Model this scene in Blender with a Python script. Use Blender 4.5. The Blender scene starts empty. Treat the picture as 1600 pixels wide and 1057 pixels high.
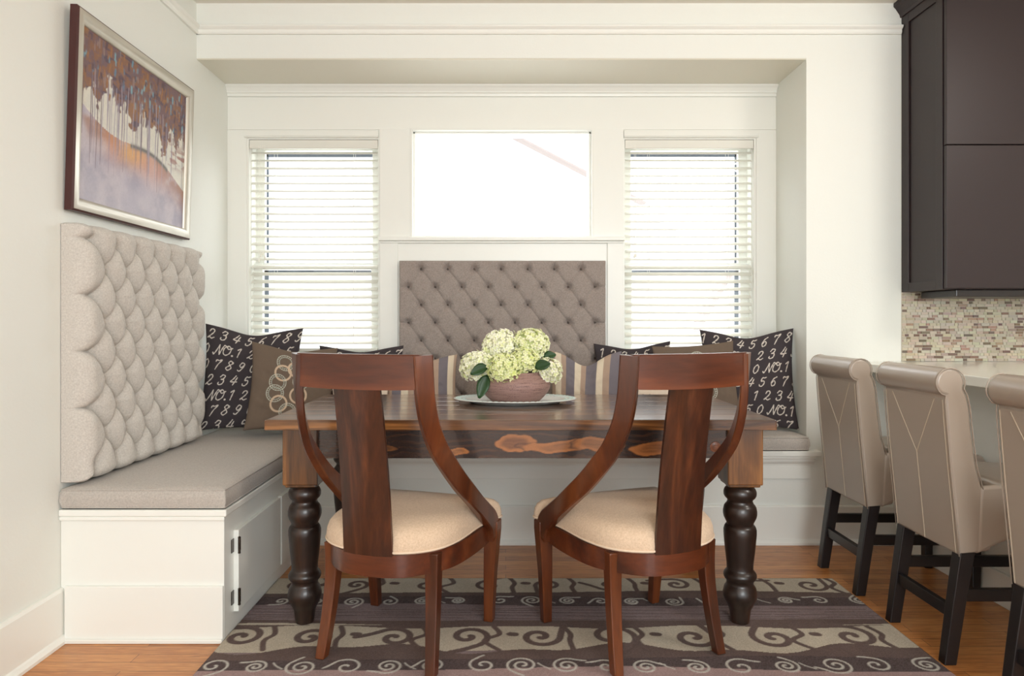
import bpy, math, random
import numpy as np
from mathutils import Vector, Matrix

# ------------------------------------------------------------------ camera, world, lights, exposure
S = bpy.context.scene
COL = S.collection
EYE = 1.12
cam_d = bpy.data.cameras.new('camera'); cam = bpy.data.objects.new('camera', cam_d); COL.objects.link(cam)
cam.location = (0, 0, EYE); cam.rotation_euler = (math.pi/2, 0, 0)
cam_d.sensor_width = 36; cam_d.lens = 1085*36/1600
cam_d.shift_x = 10/1600; cam_d.shift_y = -25.5/1600
cam_d.clip_start = .05; cam_d.clip_end = 200
S.camera = cam
S.view_settings.view_transform = 'Standard'; S.view_settings.look = 'None'
S.view_settings.gamma = 1; S.view_settings.use_curve_mapping = False
S.view_settings.exposure = 0.72
S.cycles.use_denoising = True
S.cycles.max_bounces = 10; S.cycles.diffuse_bounces = 6; S.cycles.transparent_max_bounces = 16

SKY_FRONT, SKY_BACK = 3.3, 1.2
w = bpy.data.worlds.new('world'); S.world = w; w.use_nodes = True
nt = w.node_tree; nt.nodes.clear()
tc = nt.nodes.new('ShaderNodeTexCoord')
dp = nt.nodes.new('ShaderNodeVectorMath'); dp.operation = 'DOT_PRODUCT'; dp.inputs[1].default_value = (0, .86, .5)
mr = nt.nodes.new('ShaderNodeMapRange'); mr.inputs[1].default_value = -.15; mr.inputs[2].default_value = .45
mr.inputs[3].default_value = SKY_BACK; mr.inputs[4].default_value = SKY_FRONT
bgc = nt.nodes.new('ShaderNodeMix'); bgc.data_type = 'RGBA'
bgc.inputs[6].default_value = (.97, 1.0, 1.0, 1); bgc.inputs[7].default_value = (.95, .98, 1.0, 1)
mf = nt.nodes.new('ShaderNodeMapRange'); mf.inputs[1].default_value = -.15; mf.inputs[2].default_value = .45
bg = nt.nodes.new('ShaderNodeBackground'); out = nt.nodes.new('ShaderNodeOutputWorld')
nt.links.new(tc.outputs['Generated'], dp.inputs[0])
nt.links.new(dp.outputs['Value'], mr.inputs[0]); nt.links.new(dp.outputs['Value'], mf.inputs[0])
nt.links.new(mf.outputs[0], bgc.inputs[0]); nt.links.new(bgc.outputs[2], bg.inputs[0])
nt.links.new(mr.outputs[0], bg.inputs[1]); nt.links.new(bg.outputs[0], out.inputs[0])

def area(name, loc, target, sx, sy, power, col=(1, 1, 1)):
    l = bpy.data.lights.new(name, 'AREA'); l.shape = 'RECTANGLE'; l.size = sx; l.size_y = sy; l.energy = power; l.color = col
    o = bpy.data.objects.new(name, l); COL.objects.link(o); o.location = loc
    o.rotation_euler = (Vector(target)-Vector(loc)).to_track_quat('-Z', 'Y').to_euler(); return o
# unseen fill lamps: one added behind the camera, one above the kitchen
area('room_fill_light', (0.9, -2.3, 1.7), (-0.9, 3.0, 1.1), 1.8, 1.5, 58, (.92, .98, 1))
area('kitchen_fill_light', (2.6, 1.2, 2.6), (1.9, 1.9, 0.5), .7, .7, 16, (1, .95, .88))

# ------------------------------------------------------------------ helpers
def srgb(r, g, b):
    f = lambda c: (c/255/12.92 if c/255 <= .04045 else ((c/255+.055)/1.055)**2.4)
    return (f(r), f(g), f(b), 1)

def tag(o, label=None, cat=None, group=None, kind=None):
    if label: o['label'] = label
    if cat: o['category'] = cat
    if group: o['group'] = group
    if kind: o['kind'] = kind
    return o

def empty(name, loc=(0, 0, 0), rz=0, label=None, cat=None, group=None):
    o = bpy.data.objects.new(name, None); COL.objects.link(o); o.location = loc; o.rotation_euler = (0, 0, rz)
    o.empty_display_size = .1
    return tag(o, label, cat, group)

def mesh_obj(name, V, F, mat, parent=None, smooth=None, bevel=0, seg=2, subsurf=0):
    me = bpy.data.meshes.new(name); me.from_pydata([tuple(map(float, v)) for v in V], [], [tuple(map(int, f)) for f in F]); me.update()
    if mat: me.materials.append(mat)
    o = bpy.data.objects.new(name, me); COL.objects.link(o); o.parent = parent
    if smooth is not None:
        me.polygons.foreach_set('use_smooth', [True]*len(me.polygons))
        if smooth < 180: me.set_sharp_from_angle(angle=math.radians(smooth))
    if bevel:
        b = o.modifiers.new('bevel', 'BEVEL'); b.width = bevel; b.segments = seg; b.limit_method = 'ANGLE'; b.angle_limit = math.radians(40)
        b.harden_normals = False
    if subsurf:
        s = o.modifiers.new('subsurf', 'SUBSURF'); s.levels = subsurf; s.render_levels = subsurf
    return o

class MB:
    def __init__(s): s.V = []; s.F = []
    def add(s, V, F):
        n = len(s.V); s.V += [tuple(v) for v in V]; s.F += [tuple(i+n for i in f) for f in F]; return s
    def box(s, x0, x1, y0, y1, z0, z1, M=None):
        V = [(x, y, z) for x in (x0, x1) for y in (y0, y1) for z in (z0, z1)]
        if M: V = [tuple(M @ Vector(v)) for v in V]
        return s.add(V, [(0, 1, 3, 2), (4, 6, 7, 5), (0, 4, 5, 1), (2, 3, 7, 6), (0, 2, 6, 4), (1, 5, 7, 3)])
    def prism(s, pts, axis, a0, a1):
        """extrude a 2-D outline along an axis: pts are the two other coordinates in cyclic axis order"""
        n = len(pts); V = []
        for a in (a0, a1):
            for p in pts:
                V.append((a, p[0], p[1]) if axis == 'x' else (p[0], a, p[1]) if axis == 'y' else (p[0], p[1], a))
        F = [tuple(range(n)), tuple(range(2*n-1, n-1, -1))] + [(i, i+n, (i+1) % n+n, (i+1) % n) for i in range(n)]
        return s.add(V, F)
    def lathe(s, prof, n=40, c=(0, 0, 0), sx=1, sy=1):
        V = []; F = []
        for r, z in prof:
            for k in range(n):
                a = 2*math.pi*k/n; V.append((c[0]+r*sx*math.cos(a), c[1]+r*sy*math.sin(a), c[2]+z))
        m = len(prof)
        for i in range(m-1):
            for k in range(n):
                F.append((i*n+k, i*n+(k+1) % n, (i+1)*n+(k+1) % n, (i+1)*n+k))
        F.append(tuple(range(n-1, -1, -1))); F.append(tuple(range((m-1)*n, m*n)))
        return s.add(V, F)
    def tube(s, pts, r, n=8, cap=True):
        pts = [Vector(p) for p in pts]; rs = r if isinstance(r, (list, tuple)) else [r]*len(pts)
        V = []; F = []; up = Vector((0, 0, 1)); prev = None
        for i, p in enumerate(pts):
            t = (pts[min(i+1, len(pts)-1)]-pts[max(i-1, 0)]).normalized()
            if prev is None:
                prev = t.cross(up if abs(t.z) < .9 else Vector((1, 0, 0))).normalized()
            a = (prev - t*prev.dot(t)).normalized(); b = t.cross(a); prev = a
            for k in range(n):
                q = 2*math.pi*k/n; V.append(p+rs[i]*(math.cos(q)*a+math.sin(q)*b))
        for i in range(len(pts)-1):
            for k in range(n): F.append((i*n+k, i*n+(k+1) % n, (i+1)*n+(k+1) % n, (i+1)*n+k))
        if cap: F.append(tuple(range(n-1, -1, -1))); F.append(tuple(range(len(V)-n, len(V))))
        return s.add(V, F)
    def sweep(s, frames, closed=False):
        """frames: lists of 4+ points each (sections), joined"""
        n = len(frames[0]); V = [tuple(p) for f in frames for p in f]; F = []; m = len(frames)
        for i in range(m if closed else m-1):
            j = (i+1) % m
            for k in range(n): F.append((i*n+k, i*n+(k+1) % n, j*n+(k+1) % n, j*n+k))
        if not closed: F.append(tuple(range(n-1, -1, -1))); F.append(tuple(range((m-1)*n, m*n)))
        return s.add(V, F)
    def build(s, name, mat, parent=None, **k): return mesh_obj(name, s.V, s.F, mat, parent, **k)

def spline(P, n=8, closed=False):
    P = [np.array(p, float) for p in P]; out = []; m = len(P)
    for i in range(m if closed else m-1):
        g = (lambda k: P[k % m]) if closed else (lambda k: P[min(max(k, 0), m-1)])
        p0, p1, p2, p3 = g(i-1), g(i), g(i+1), g(i+2)
        for t in np.linspace(0, 1, n, endpoint=False):
            out.append(.5*((2*p1)+(p2-p0)*t+(2*p0-5*p1+4*p2-p3)*t*t+(3*p1-p0-3*p2+p3)*t**3))
    if not closed: out.append(P[-1])
    return [tuple(map(float, p)) for p in out]

def grid_mesh(name, P, mat, parent=None, color=None, extra=None, smooth=180):
    """P: (ny,nx,3) array of points; color (ny,nx,3) sRGB-linear; extra = (V,F,color) appended"""
    ny, nx = P.shape[:2]
    V = P.reshape(-1, 3); idx = np.arange(ny*nx).reshape(ny, nx)
    F = np.stack([idx[:-1, :-1], idx[:-1, 1:], idx[1:, 1:], idx[1:, :-1]], -1).reshape(-1, 4)
    C = color.reshape(-1, 3) if color is not None else None
    if extra is not None:
        EV, EF, EC = extra
        F = np.concatenate([F, np.asarray(EF)+len(V)]); V = np.concatenate([V, EV])
        if C is not None: C = np.concatenate([C, np.broadcast_to(EC, (len(EV), 3))])
    me = bpy.data.meshes.new(name)
    me.vertices.add(len(V)); me.vertices.foreach_set('co', V.astype(np.float32).ravel())
    me.loops.add(len(F)*4); me.loops.foreach_set('vertex_index', F.astype(np.int32).ravel())
    me.polygons.add(len(F)); me.polygons.foreach_set('loop_start', np.arange(0, len(F)*4, 4, dtype=np.int32))
    me.polygons.foreach_set('loop_total', np.full(len(F), 4, np.int32))
    me.update(calc_edges=True)
    me.polygons.foreach_set('use_smooth', np.ones(len(F), bool))
    if smooth < 180: me.set_sharp_from_angle(angle=math.radians(smooth))
    if C is not None:
        a = me.color_attributes.new('pattern', 'FLOAT_COLOR', 'POINT')
        a.data.foreach_set('color', np.concatenate([C, np.ones((len(C), 1))], 1).astype(np.float32).ravel())
    me.materials.append(mat)
    o = bpy.data.objects.new(name, me); COL.objects.link(o); o.parent = parent
    return o

def copy_tree(o, parent=None):
    c = o.copy(); COL.objects.link(c); c.parent = parent
    for ch in list(o.children): copy_tree(ch, c)
    return c

def vnoise(ny, nx, cy, cx, seed, octaves=1):
    rng = np.random.default_rng(seed); out = np.zeros((ny, nx)); amp = 1; tot = 0
    for o in range(octaves):
        gy, gx = int(cy*2**o)+2, int(cx*2**o)+2; g = rng.random((gy, gx))
        y = np.linspace(0, gy-1.001, ny); x = np.linspace(0, gx-1.001, nx)
        y0 = y.astype(int); x0 = x.astype(int); fy = (y-y0)[:, None]; fx = (x-x0)[None]
        fy = fy*fy*(3-2*fy); fx = fx*fx*(3-2*fx)
        v = (g[y0][:, x0]*(1-fx)+g[y0][:, x0+1]*fx)*(1-fy)+(g[y0+1][:, x0]*(1-fx)+g[y0+1][:, x0+1]*fx)*fy
        out += amp*v; tot += amp; amp *= .5
    return out/tot

class Canvas:
    """colour laid on a real surface as a vertex attribute; u to the right, v up, in metres"""
    def __init__(s, w, h, res, base):
        s.w, s.h = w, h; s.nx = int(w/res)+1; s.ny = int(h/res)+1
        s.u = np.linspace(0, w, s.nx); s.v = np.linspace(0, h, s.ny); s.U, s.V = np.meshgrid(s.u, s.v)
        s.C = np.ones((s.ny, s.nx, 3))*np.array(srgb(*base)[:3]); s.H = np.zeros((s.ny, s.nx))
    def blend(s, mask, col, hgt=None):
        m = mask[..., None]; s.C = s.C*(1-m)+np.array(srgb(*col)[:3])*m
        if hgt is not None: s.H = s.H*(1-mask)+hgt*mask
    def stroke(s, pts, wd, col, soft=.0012, hgt=None):
        wds = wd if isinstance(wd, (list, tuple)) else [wd]*len(pts)
        for (a, b, w0, w1) in zip(pts[:-1], pts[1:], wds[:-1], wds[1:]):
            m = max(w0, w1)+soft
            i0, i1 = np.searchsorted(s.u, [min(a[0], b[0])-m, max(a[0], b[0])+m])
            j0, j1 = np.searchsorted(s.v, [min(a[1], b[1])-m, max(a[1], b[1])+m])
            if i1 <= i0 or j1 <= j0: continue
            U = s.U[j0:j1, i0:i1]; V = s.V[j0:j1, i0:i1]
            dx, dy = b[0]-a[0], b[1]-a[1]; L = dx*dx+dy*dy+1e-12
            t = np.clip(((U-a[0])*dx+(V-a[1])*dy)/L, 0, 1)
            d = np.hypot(U-a[0]-t*dx, V-a[1]-t*dy)-(w0+(w1-w0)*t)*.5
            k = np.clip(.5-d/soft, 0, 1); kk = k[..., None]
            s.C[j0:j1, i0:i1] = s.C[j0:j1, i0:i1]*(1-kk)+np.array(srgb(*col)[:3])*kk
            if hgt is not None: s.H[j0:j1, i0:i1] = s.H[j0:j1, i0:i1]*(1-k)+hgt*k

# ------------------------------------------------------------------ materials
def new_mat(name):
    m = bpy.data.materials.new(name); m.use_nodes = True
    return m, m.node_tree, m.node_tree.nodes['Principled BSDF']

def N(nt, t, **k):
    n = nt.nodes.new(t)
    for a, b in k.items():
        if isinstance(a, str) and a.startswith('i_'): n.inputs[int(a[2:])].default_value = b
        else: setattr(n, a, b)
    return n

def ramp(nt, fac, stops):
    r = nt.nodes.new('ShaderNodeValToRGB'); e = r.color_ramp.elements
    e[0].position, e[0].color = stops[0]; e[1].position, e[1].color = stops[-1]
    for p, c in stops[1:-1]:
        x = e.new(p); x.color = c
    nt.links.new(fac, r.inputs[0]); return r.outputs[0]

def bump(nt, p, h, strength, dist=.002):
    b = nt.nodes.new('ShaderNodeBump'); b.inputs['Strength'].default_value = strength; b.inputs['Distance'].default_value = dist
    nt.links.new(h, b.inputs['Height']); nt.links.new(b.outputs[0], p.inputs['Normal'])

def coords(nt, scale=(1, 1, 1), src='Object'):
    tc = nt.nodes.new('ShaderNodeTexCoord'); mp = nt.nodes.new('ShaderNodeMapping'); mp.inputs['Scale'].default_value = scale
    nt.links.new(tc.outputs[src], mp.inputs[0]); return mp.outputs[0]

def noise(nt, vec, scale, detail=4, rough=.5, dist=0):
    n = nt.nodes.new('ShaderNodeTexNoise'); n.inputs['Scale'].default_value = scale; n.inputs['Detail'].default_value = detail
    n.inputs['Roughness'].default_value = rough; n.inputs['Distortion'].default_value = dist
    nt.links.new(vec, n.inputs['Vector']); return n.outputs['Fac']

def plain(name, rgb, rough=.5, metal=0, bs=0, bscale=200, bdist=.001, var=0, coat=0, sheen=0, spec=None):
    m, nt, p = new_mat(name); c = srgb(*rgb)
    p.inputs['Base Color'].default_value = c; p.inputs['Roughness'].default_value = rough; p.inputs['Metallic'].default_value = metal
    if coat: p.inputs['Coat Weight'].default_value = coat; p.inputs['Coat Roughness'].default_value = .15
    if sheen: p.inputs['Sheen Weight'].default_value = sheen
    if spec is not None: p.inputs['Specular IOR Level'].default_value = spec
    v = coords(nt)
    if var:
        n = noise(nt, v, 3, 3)
        d = tuple(x*(1-var) for x in c[:3])+(1,)
        nt.links.new(ramp(nt, n, [(.3, d), (.7, c)]), p.inputs['Base Color'])
    if bs: bump(nt, p, noise(nt, v, bscale, 2), bs, bdist)
    return m

def wood(name, cols, axis='z', scale=6, stretch=14, rough=.35, coat=0, dist=1.2, fine=.25, spec=.5, lo=.3, hi=.7):
    m, nt, p = new_mat(name)
    sc = {'x': (1/stretch, 1, 1), 'y': (1, 1/stretch, 1), 'z': (1, 1, 1/stretch)}[axis]
    v = coords(nt, sc)
    a = noise(nt, v, scale, 4, .55, dist)
    st = [(lo+(hi-lo)*i/(len(cols)-1), srgb(*c)) for i, c in enumerate(cols)]
    base = ramp(nt, a, st)
    f = noise(nt, v, scale*14, 3, .6)
    fr = ramp(nt, f, [(.35, (1-fine, 1-fine, 1-fine, 1)), (.65, (1, 1, 1, 1))])
    mx = N(nt, 'ShaderNodeMix', data_type='RGBA', blend_type='MULTIPLY'); mx.inputs[0].default_value = 1
    nt.links.new(base, mx.inputs[6]); nt.links.new(fr, mx.inputs[7]); nt.links.new(mx.outputs[2], p.inputs['Base Color'])
    p.inputs['Roughness'].default_value = rough; p.inputs['Specular IOR Level'].default_value = spec
    if coat: p.inputs['Coat Weight'].default_value = coat; p.inputs['Coat Roughness'].default_value = .12
    bump(nt, p, f, .15, .001)
    return m

def fabric(name, c1, c2, scale=700, rough=.9, bs=.5):
    m, nt, p = new_mat(name)
    v = coords(nt)
    a = noise(nt, v, scale, 2, .7); b = noise(nt, v, scale*.25, 3, .6)
    ad = N(nt, 'ShaderNodeMath', operation='ADD'); nt.links.new(a, ad.inputs[0]); nt.links.new(b, ad.inputs[1])
    hf = N(nt, 'ShaderNodeMath', operation='MULTIPLY'); nt.links.new(ad.outputs[0], hf.inputs[0]); hf.inputs[1].default_value = .5
    nt.links.new(ramp(nt, hf.outputs[0], [(.35, srgb(*c1)), (.65, srgb(*c2))]), p.inputs['Base Color'])
    p.inputs['Roughness'].default_value = rough; p.inputs['Sheen Weight'].default_value = .15
    p.inputs['Specular IOR Level'].default_value = .2
    bump(nt, p, hf.outputs[0], bs, .001)
    return m

def attr_mat(name, rough=.85, bs=.3, bscale=500, spec=.2, var=.12, coat=0):
    m, nt, p = new_mat(name)
    at = N(nt, 'ShaderNodeAttribute', attribute_name='pattern')
    n = noise(nt, coords(nt), bscale, 2, .7)
    g = ramp(nt, n, [(.3, (1-var, 1-var, 1-var, 1)), (.7, (1, 1, 1, 1))])
    mx = N(nt, 'ShaderNodeMix', data_type='RGBA', blend_type='MULTIPLY'); mx.inputs[0].default_value = 1
    nt.links.new(at.outputs['Color'], mx.inputs[6]); nt.links.new(g, mx.inputs[7]); nt.links.new(mx.outputs[2], p.inputs['Base Color'])
    p.inputs['Roughness'].default_value = rough; p.inputs['Specular IOR Level'].default_value = spec
    if coat: p.inputs['Coat Weight'].default_value = coat
    if bs: bump(nt, p, n, bs, .001)
    return m

M = {}
M['wall'] = plain('wall_paint', (233, 235, 229), .6, bs=.25, bscale=90, bdist=.002)
M['trim'] = plain('trim_paint', (238, 239, 233), .32, bs=.06, bscale=30, bdist=.002)
M['ceiling'] = plain('ceiling_paint', (228, 223, 214), .8)
M['soffit'] = plain('soffit_paint', (222, 219, 204), .24, bs=.1, bscale=40, bdist=.002)
M['linen_left'] = fabric('linen_light', (180, 174, 167), (212, 207, 199))
M['linen_back'] = fabric('linen_taupe', (136, 125, 119), (170, 159, 152))
M['cushion'] = fabric('cushion_linen', (168, 161, 154), (198, 191, 183))
M['button'] = fabric('button_linen', (84, 75, 70), (104, 94, 88))
M['cherry'] = wood('cherry_wood', [(56, 25, 11), (94, 45, 20), (126, 68, 32)], 'z', 5, 10, .3, .3)
M['splat'] = wood('walnut_veneer', [(42, 19, 11), (70, 34, 19), (98, 52, 28)], 'z', 9, 9, .3, .3, dist=2.2)
M['cherry_x'] = wood('cherry_rail', [(56, 24, 12), (92, 42, 20), (118, 60, 29)], 'x', 5, 10, .3, .3)
M['table_top'] = wood('stained_pine_top', [(56, 34, 19), (108, 71, 40), (146, 104, 64)], 'x', 9, 16, .28, .9, dist=1.5, fine=.4)
M['table_apron'] = wood('stained_pine_apron', [(26, 16, 12), (52, 30, 18), (74, 43, 24), (196, 122, 62)], 'x', 7, 6, .25, .4, dist=1.6, lo=.32, hi=.66)
M['table_edge'] = wood('stained_pine_edge', [(54, 32, 18), (112, 72, 38), (172, 116, 62)], 'x', 20, 18, .22, .4, dist=1.5)
M['table_leg'] = wood('stained_pine_leg', [(44, 26, 14), (108, 68, 32), (156, 104, 52)], 'z', 12, 14, .28, .4, dist=1)
M['turned'] = wood('dark_turned_pine', [(26, 17, 14), (46, 30, 23), (84, 50, 30)], 'z', 9, 7, .36, .25, dist=1.5, lo=.3, hi=.8)
M['espresso'] = plain('espresso_wood', (26, 20, 20), .35, bs=.05, bscale=60)
M['cabinet'] = plain('espresso_cabinet_paint', (44, 33, 34), .4, spec=.4)
M['cabinet_dark'] = plain('espresso_cabinet_shadow_groove', (36, 26, 28), .5)
M['leather'] = plain('taupe_leather', (166, 153, 140), .28, bs=.12, bscale=250, var=.05, spec=.6)
M['thread'] = plain('tan_thread', (192, 178, 158), .8)
M['seat_fabric'] = fabric('cream_seat_linen', (198, 172, 146), (224, 200, 174), 600)
M['piping'] = plain('cream_piping', (222, 200, 176), .7)
M['quartz'] = plain('white_quartz', (232, 232, 224), .12, spec=.5)
M['blind'] = plain('white_blind_vinyl', (226, 225, 216), .4)
_p = M['blind'].node_tree.nodes['Principled BSDF']
M['cord'] = plain('blind_cord', (240, 238, 228), .8)
M['dark_metal'] = plain('dark_screen_metal', (70, 80, 92), .5)
M['nickel'] = plain('dark_nickel', (90, 82, 76), .25, 1)
M['silver'] = plain('brushed_silver_leaf', (205, 200, 188), .32, .55, bs=.15, bscale=60, var=.12)
M['mahogany'] = plain('mahogany_frame_side', (66, 28, 26), .4)
M['platter'] = plain('white_glazed_ceramic', (228, 230, 226), .12, spec=.5)
M['leaf'] = plain('hydrangea_leaf', (44, 78, 38), .4, var=.35, spec=.4)
M['stem'] = plain('hydrangea_stem', (88, 120, 60), .6)
M['attr'] = attr_mat('woven_print')
M['rugm'] = attr_mat('rug_pile', .95, .8, 260, .1, .3)
M['paint'] = attr_mat('oil_paint', .45, .35, 90, .4, .08)
M['tile'] = attr_mat('glass_and_stone_tile', .15, 0, 200, .5, .1)
M['floret'] = attr_mat('hydrangea_petal', .7, 0, 200, .25, .04)
M['siding'] = plain('white_siding', (245, 245, 245), .8)
M['fascia'] = plain('fascia_paint', (182, 170, 167), .8)

# terracotta bowl
m, nt, p = new_mat('dusty_terracotta'); v = coords(nt)
a = noise(nt, v, 260, 3, .7); b = noise(nt, coords(nt, (3, 3, 60)), 5, 3)
ad = N(nt, 'ShaderNodeMath', operation='ADD'); nt.links.new(a, ad.inputs[0]); nt.links.new(b, ad.inputs[1])
nt.links.new(ramp(nt, ad.outputs[0], [(.75, srgb(108, 80, 76)), (1.25, srgb(160, 128, 120))]), p.inputs['Base Color'])
p.inputs['Roughness'].default_value = .6; bump(nt, p, ad.outputs[0], .6, .002); M['bowl'] = m

# glass
m = bpy.data.materials.new('window_glass'); m.use_nodes = True; nt = m.node_tree; nt.nodes.clear()
tr = nt.nodes.new('ShaderNodeBsdfTransparent'); gl = nt.nodes.new('ShaderNodeBsdfGlossy'); gl.inputs['Roughness'].default_value = .02
mx = nt.nodes.new('ShaderNodeMixShader'); mx.inputs[0].default_value = .06; o_ = nt.nodes.new('ShaderNodeOutputMaterial')
nt.links.new(tr.outputs[0], mx.inputs[1]); nt.links.new(gl.outputs[0], mx.inputs[2]); nt.links.new(mx.outputs[0], o_.inputs[0]); M['glass'] = m

# oak strip floor, boards running left to right
m, nt, p = new_mat('oak_floor'); v = coords(nt)
br = N(nt, 'ShaderNodeTexBrick'); br.offset = .37; br.offset_frequency = 2
br.inputs['Color1'].default_value = (0, 0, 0, 1); br.inputs['Color2'].default_value = (1, 1, 1, 1); br.inputs['Mortar'].default_value = (.5, .5, .5, 1)
br.inputs['Scale'].default_value = 1; br.inputs['Mortar Size'].default_value = .0009; br.inputs['Brick Width'].default_value = .9; br.inputs['Row Height'].default_value = .057
nt.links.new(v, br.inputs['Vector'])
g = noise(nt, coords(nt, (.9, 14, 1)), 9, 5, .6, 1.0)
sm = N(nt, 'ShaderNodeMath', operation='MULTIPLY_ADD'); nt.links.new(br.outputs['Color'], sm.inputs[0]); sm.inputs[1].default_value = .22; nt.links.new(g, sm.inputs[2])
base = ramp(nt, sm.outputs[0], [(.35, srgb(132, 78, 38)), (.58, srgb(184, 120, 66)), (.85, srgb(214, 152, 92))])
mx = N(nt, 'ShaderNodeMix', data_type='RGBA'); nt.links.new(br.outputs['Fac'], mx.inputs[0]); nt.links.new(base, mx.inputs[6]); mx.inputs[7].default_value = srgb(70, 38, 20)
nt.links.new(mx.outputs[2], p.inputs['Base Color']); p.inputs['Roughness'].default_value = .28
bump(nt, p, g, .08, .001); M['oak'] = m

# ------------------------------------------------------------------ the room
XL, XR, Y1, Y2 = -1.558, 1.516, 3.5, 3.896
ZC, ZS, Y0, XE, WT = 2.726, 2.443, -2.6, 3.6, .12
def struct(o): o['kind'] = 'structure'; return o
def sbox(name, mat, *boxes, bevel=0, parent=None):
    b = MB()
    for q in boxes: b.box(*q)
    o = b.build(name, mat, parent, bevel=bevel)
    return struct(o) if parent is None else o

sbox('floor', M['oak'], (XL-.1, XE, Y0, 4.05, -.06, 0))
sbox('ceiling', M['ceiling'], (XL-.1, XE, Y0, Y1+.02, ZC, ZC+.08))
sbox('wall_left', M['wall'], (XL-.12, XL, Y0, 4.05, 0, ZC))
sbox('wall_back', M['wall'], (XR, XE, Y1, 4.05, 0, ZC), (XL, XR, Y1, 4.05, ZS+.006, ZC), (-.99, XR, Y1, 4.05, 0, .446), (XL, -.99, Y1, 4.05, 0, .438))
sbox('ceiling_bay', M['soffit'], (XL, XR, Y1+.003, Y2, ZS, ZS+.006))
# windows: x0,x1,z0,z1
WL = (-1.440, -.7145, .93, 2.143); WC = (-.5206, .481, 1.5975, 2.19); WR = (.668, 1.393, .93, 2.143)
yb = Y2+WT
sbox('wall_bay', M['trim'],
     (XL, WL[0], Y2, yb, .455, ZS), (WL[1], WC[0], Y2, yb, .455, ZS), (WC[1], WR[0], Y2, yb, .455, ZS), (WR[1], XR, Y2, yb, .455, ZS),
     (WL[0], WL[1], Y2, yb, .455, WL[2]), (WL[0], WL[1], Y2, yb, WL[3], ZS),
     (WC[0], WC[1], Y2, yb, .455, WC[2]), (WC[0], WC[1], Y2, yb, WC[3], ZS),
     (WR[0], WR[1], Y2, yb, .455, WR[2]), (WR[0], WR[1], Y2, yb, WR[3], ZS))

# trims -------------------------------------------------------------
def mould(name, prof, x0, x1, yface):
    """prof: (depth out of the wall, z) outline, run along x on a wall facing -Y"""
    b = MB(); b.prism([(yface-d, z) for d, z in prof], 'x', x0, x1); return struct(b.build(name, M['trim'], bevel=.0015))
def zp(py, Y): return EYE-(py-503)*Y/1085
# picture rail on the header wall and along the left wall
pr = [(0, 2.567), (.012, 2.567), (.016, 2.575), (.016, 2.588), (.022, 2.592), (.03, 2.600), (.03, 2.606), (.014, 2.612), (.012, 2.618), (0, 2.618)]
mould('trim_1', pr, XL, 1.990, Y1)
b = MB(); b.prism([(XL+d, z) for d, z in pr], 'y', Y0, Y1); 
b.V = [(v[0], v[1], v[2]) for v in b.V]; struct(b.build('trim_2', M['trim'], bevel=.0015))
# crown in the bay
mould('trim_3', [(0, 2.382), (.010, 2.382), (.012, 2.392), (.012, 2.398), (.020, 2.400), (.020, 2.408), (.030, 2.425), (.040, 2.434), (.040, ZS), (0, ZS)], XL, XR, Y2)
# frieze edge line, side casings, head caps
mould('trim_4', [(0, 2.197), (.006, 2.197), (.006, 2.378), (0, 2.378)], XL, XR, Y2)
mould('trim_5', [(0, 2.150), (.014, 2.150), (.020, 2.156), (.014, 2.162), (.012, 2.190), (0, 2.194)], -1.462, -.712, Y2)
mould('trim_6', [(0, 2.150), (.014, 2.150), (.020, 2.156), (.014, 2.162), (.012, 2.190), (0, 2.194)], .662, 1.415, Y2)
# raised centre panel around the picture window
cx0, cx1 = -.704, .660
sbox('trim_7', M['trim'], (cx0, WC[0]-.012, Y2-.013, Y2, 1.57, 2.199), (WC[1]+.012, cx1, Y2-.013, Y2, 1.57, 2.199), bevel=.0015)
sbox('trim_8', M['trim'], (cx0, -.604, Y2-.010, Y2, .56, 1.565), (.57, cx1, Y2-.010, Y2, .56, 1.565), bevel=.0015)
sbox('trim_9', M['trim'], (cx0-.004, cx1+.004, Y2-.034, Y2, 1.572, 1.592), (cx0, cx1, Y2-.018, Y2, 1.560, 1.572), bevel=.003)
sbox('trim_10', M['trim'], (WC[0]-.012, WC[0], Y2-.016, Y2, 1.592, 2.203), (WC[1], WC[1]+.012, Y2-.016, Y2, 1.592, 2.203), (WC[0], WC[1], Y2-.016, Y2, 2.191, 2.203), bevel=.0015)
sbox('trim_11', M['trim'], (XL, -1.452, Y2-.008, Y2, .56, 2.194), (1.405, XR, Y2-.008, Y2, .56, 2.194), bevel=.0015)
sbox('trim_12', M['trim'], (-1.47, -.700, Y2-.03, Y2+.03, .905, .93), (.65, 1.42, Y2-.03, Y2+.03, .905, .93), bevel=.003)
# window seat: ledge, crown under it, apron
sbox('wall_right', M['wall'], (XE, XE+.1, Y0, 4.05, 0, ZC))
struct(MB().box(-.985, 1.572, Y1-.045, Y2, .447, .475).build('trim_13', M['trim'], bevel=.004))
mould('trim_14', [(0, .395), (.012, .395), (.014, .405), (.026, .420), (.030, .434), (.036, .436), (.036, .447), (0, .447)], -.985, 1.548, Y1)
mould('trim_15', [(0, .330), (.012, .330), (.012, .395), (0, .395)], -.985, 1.532, Y1)
# baseboards
mould('baseboard_back', [(0, 0), (.030, 0), (.030, .012), (.022, .024), (.016, .028), (.016, .188), (.010, .196), (0, .196)], -.984, 1.965, Y1)
b = MB(); b.prism([(XL+d, z) for d, z in [(0, 0), (.030, 0), (.030, .012), (.022, .024), (.016, .028), (.016, .180), (.010, .190), (0, .190)]], 'y', Y0, 2.43)
struct(b.build('baseboard_left', M['trim'], bevel=.0015))

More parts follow.
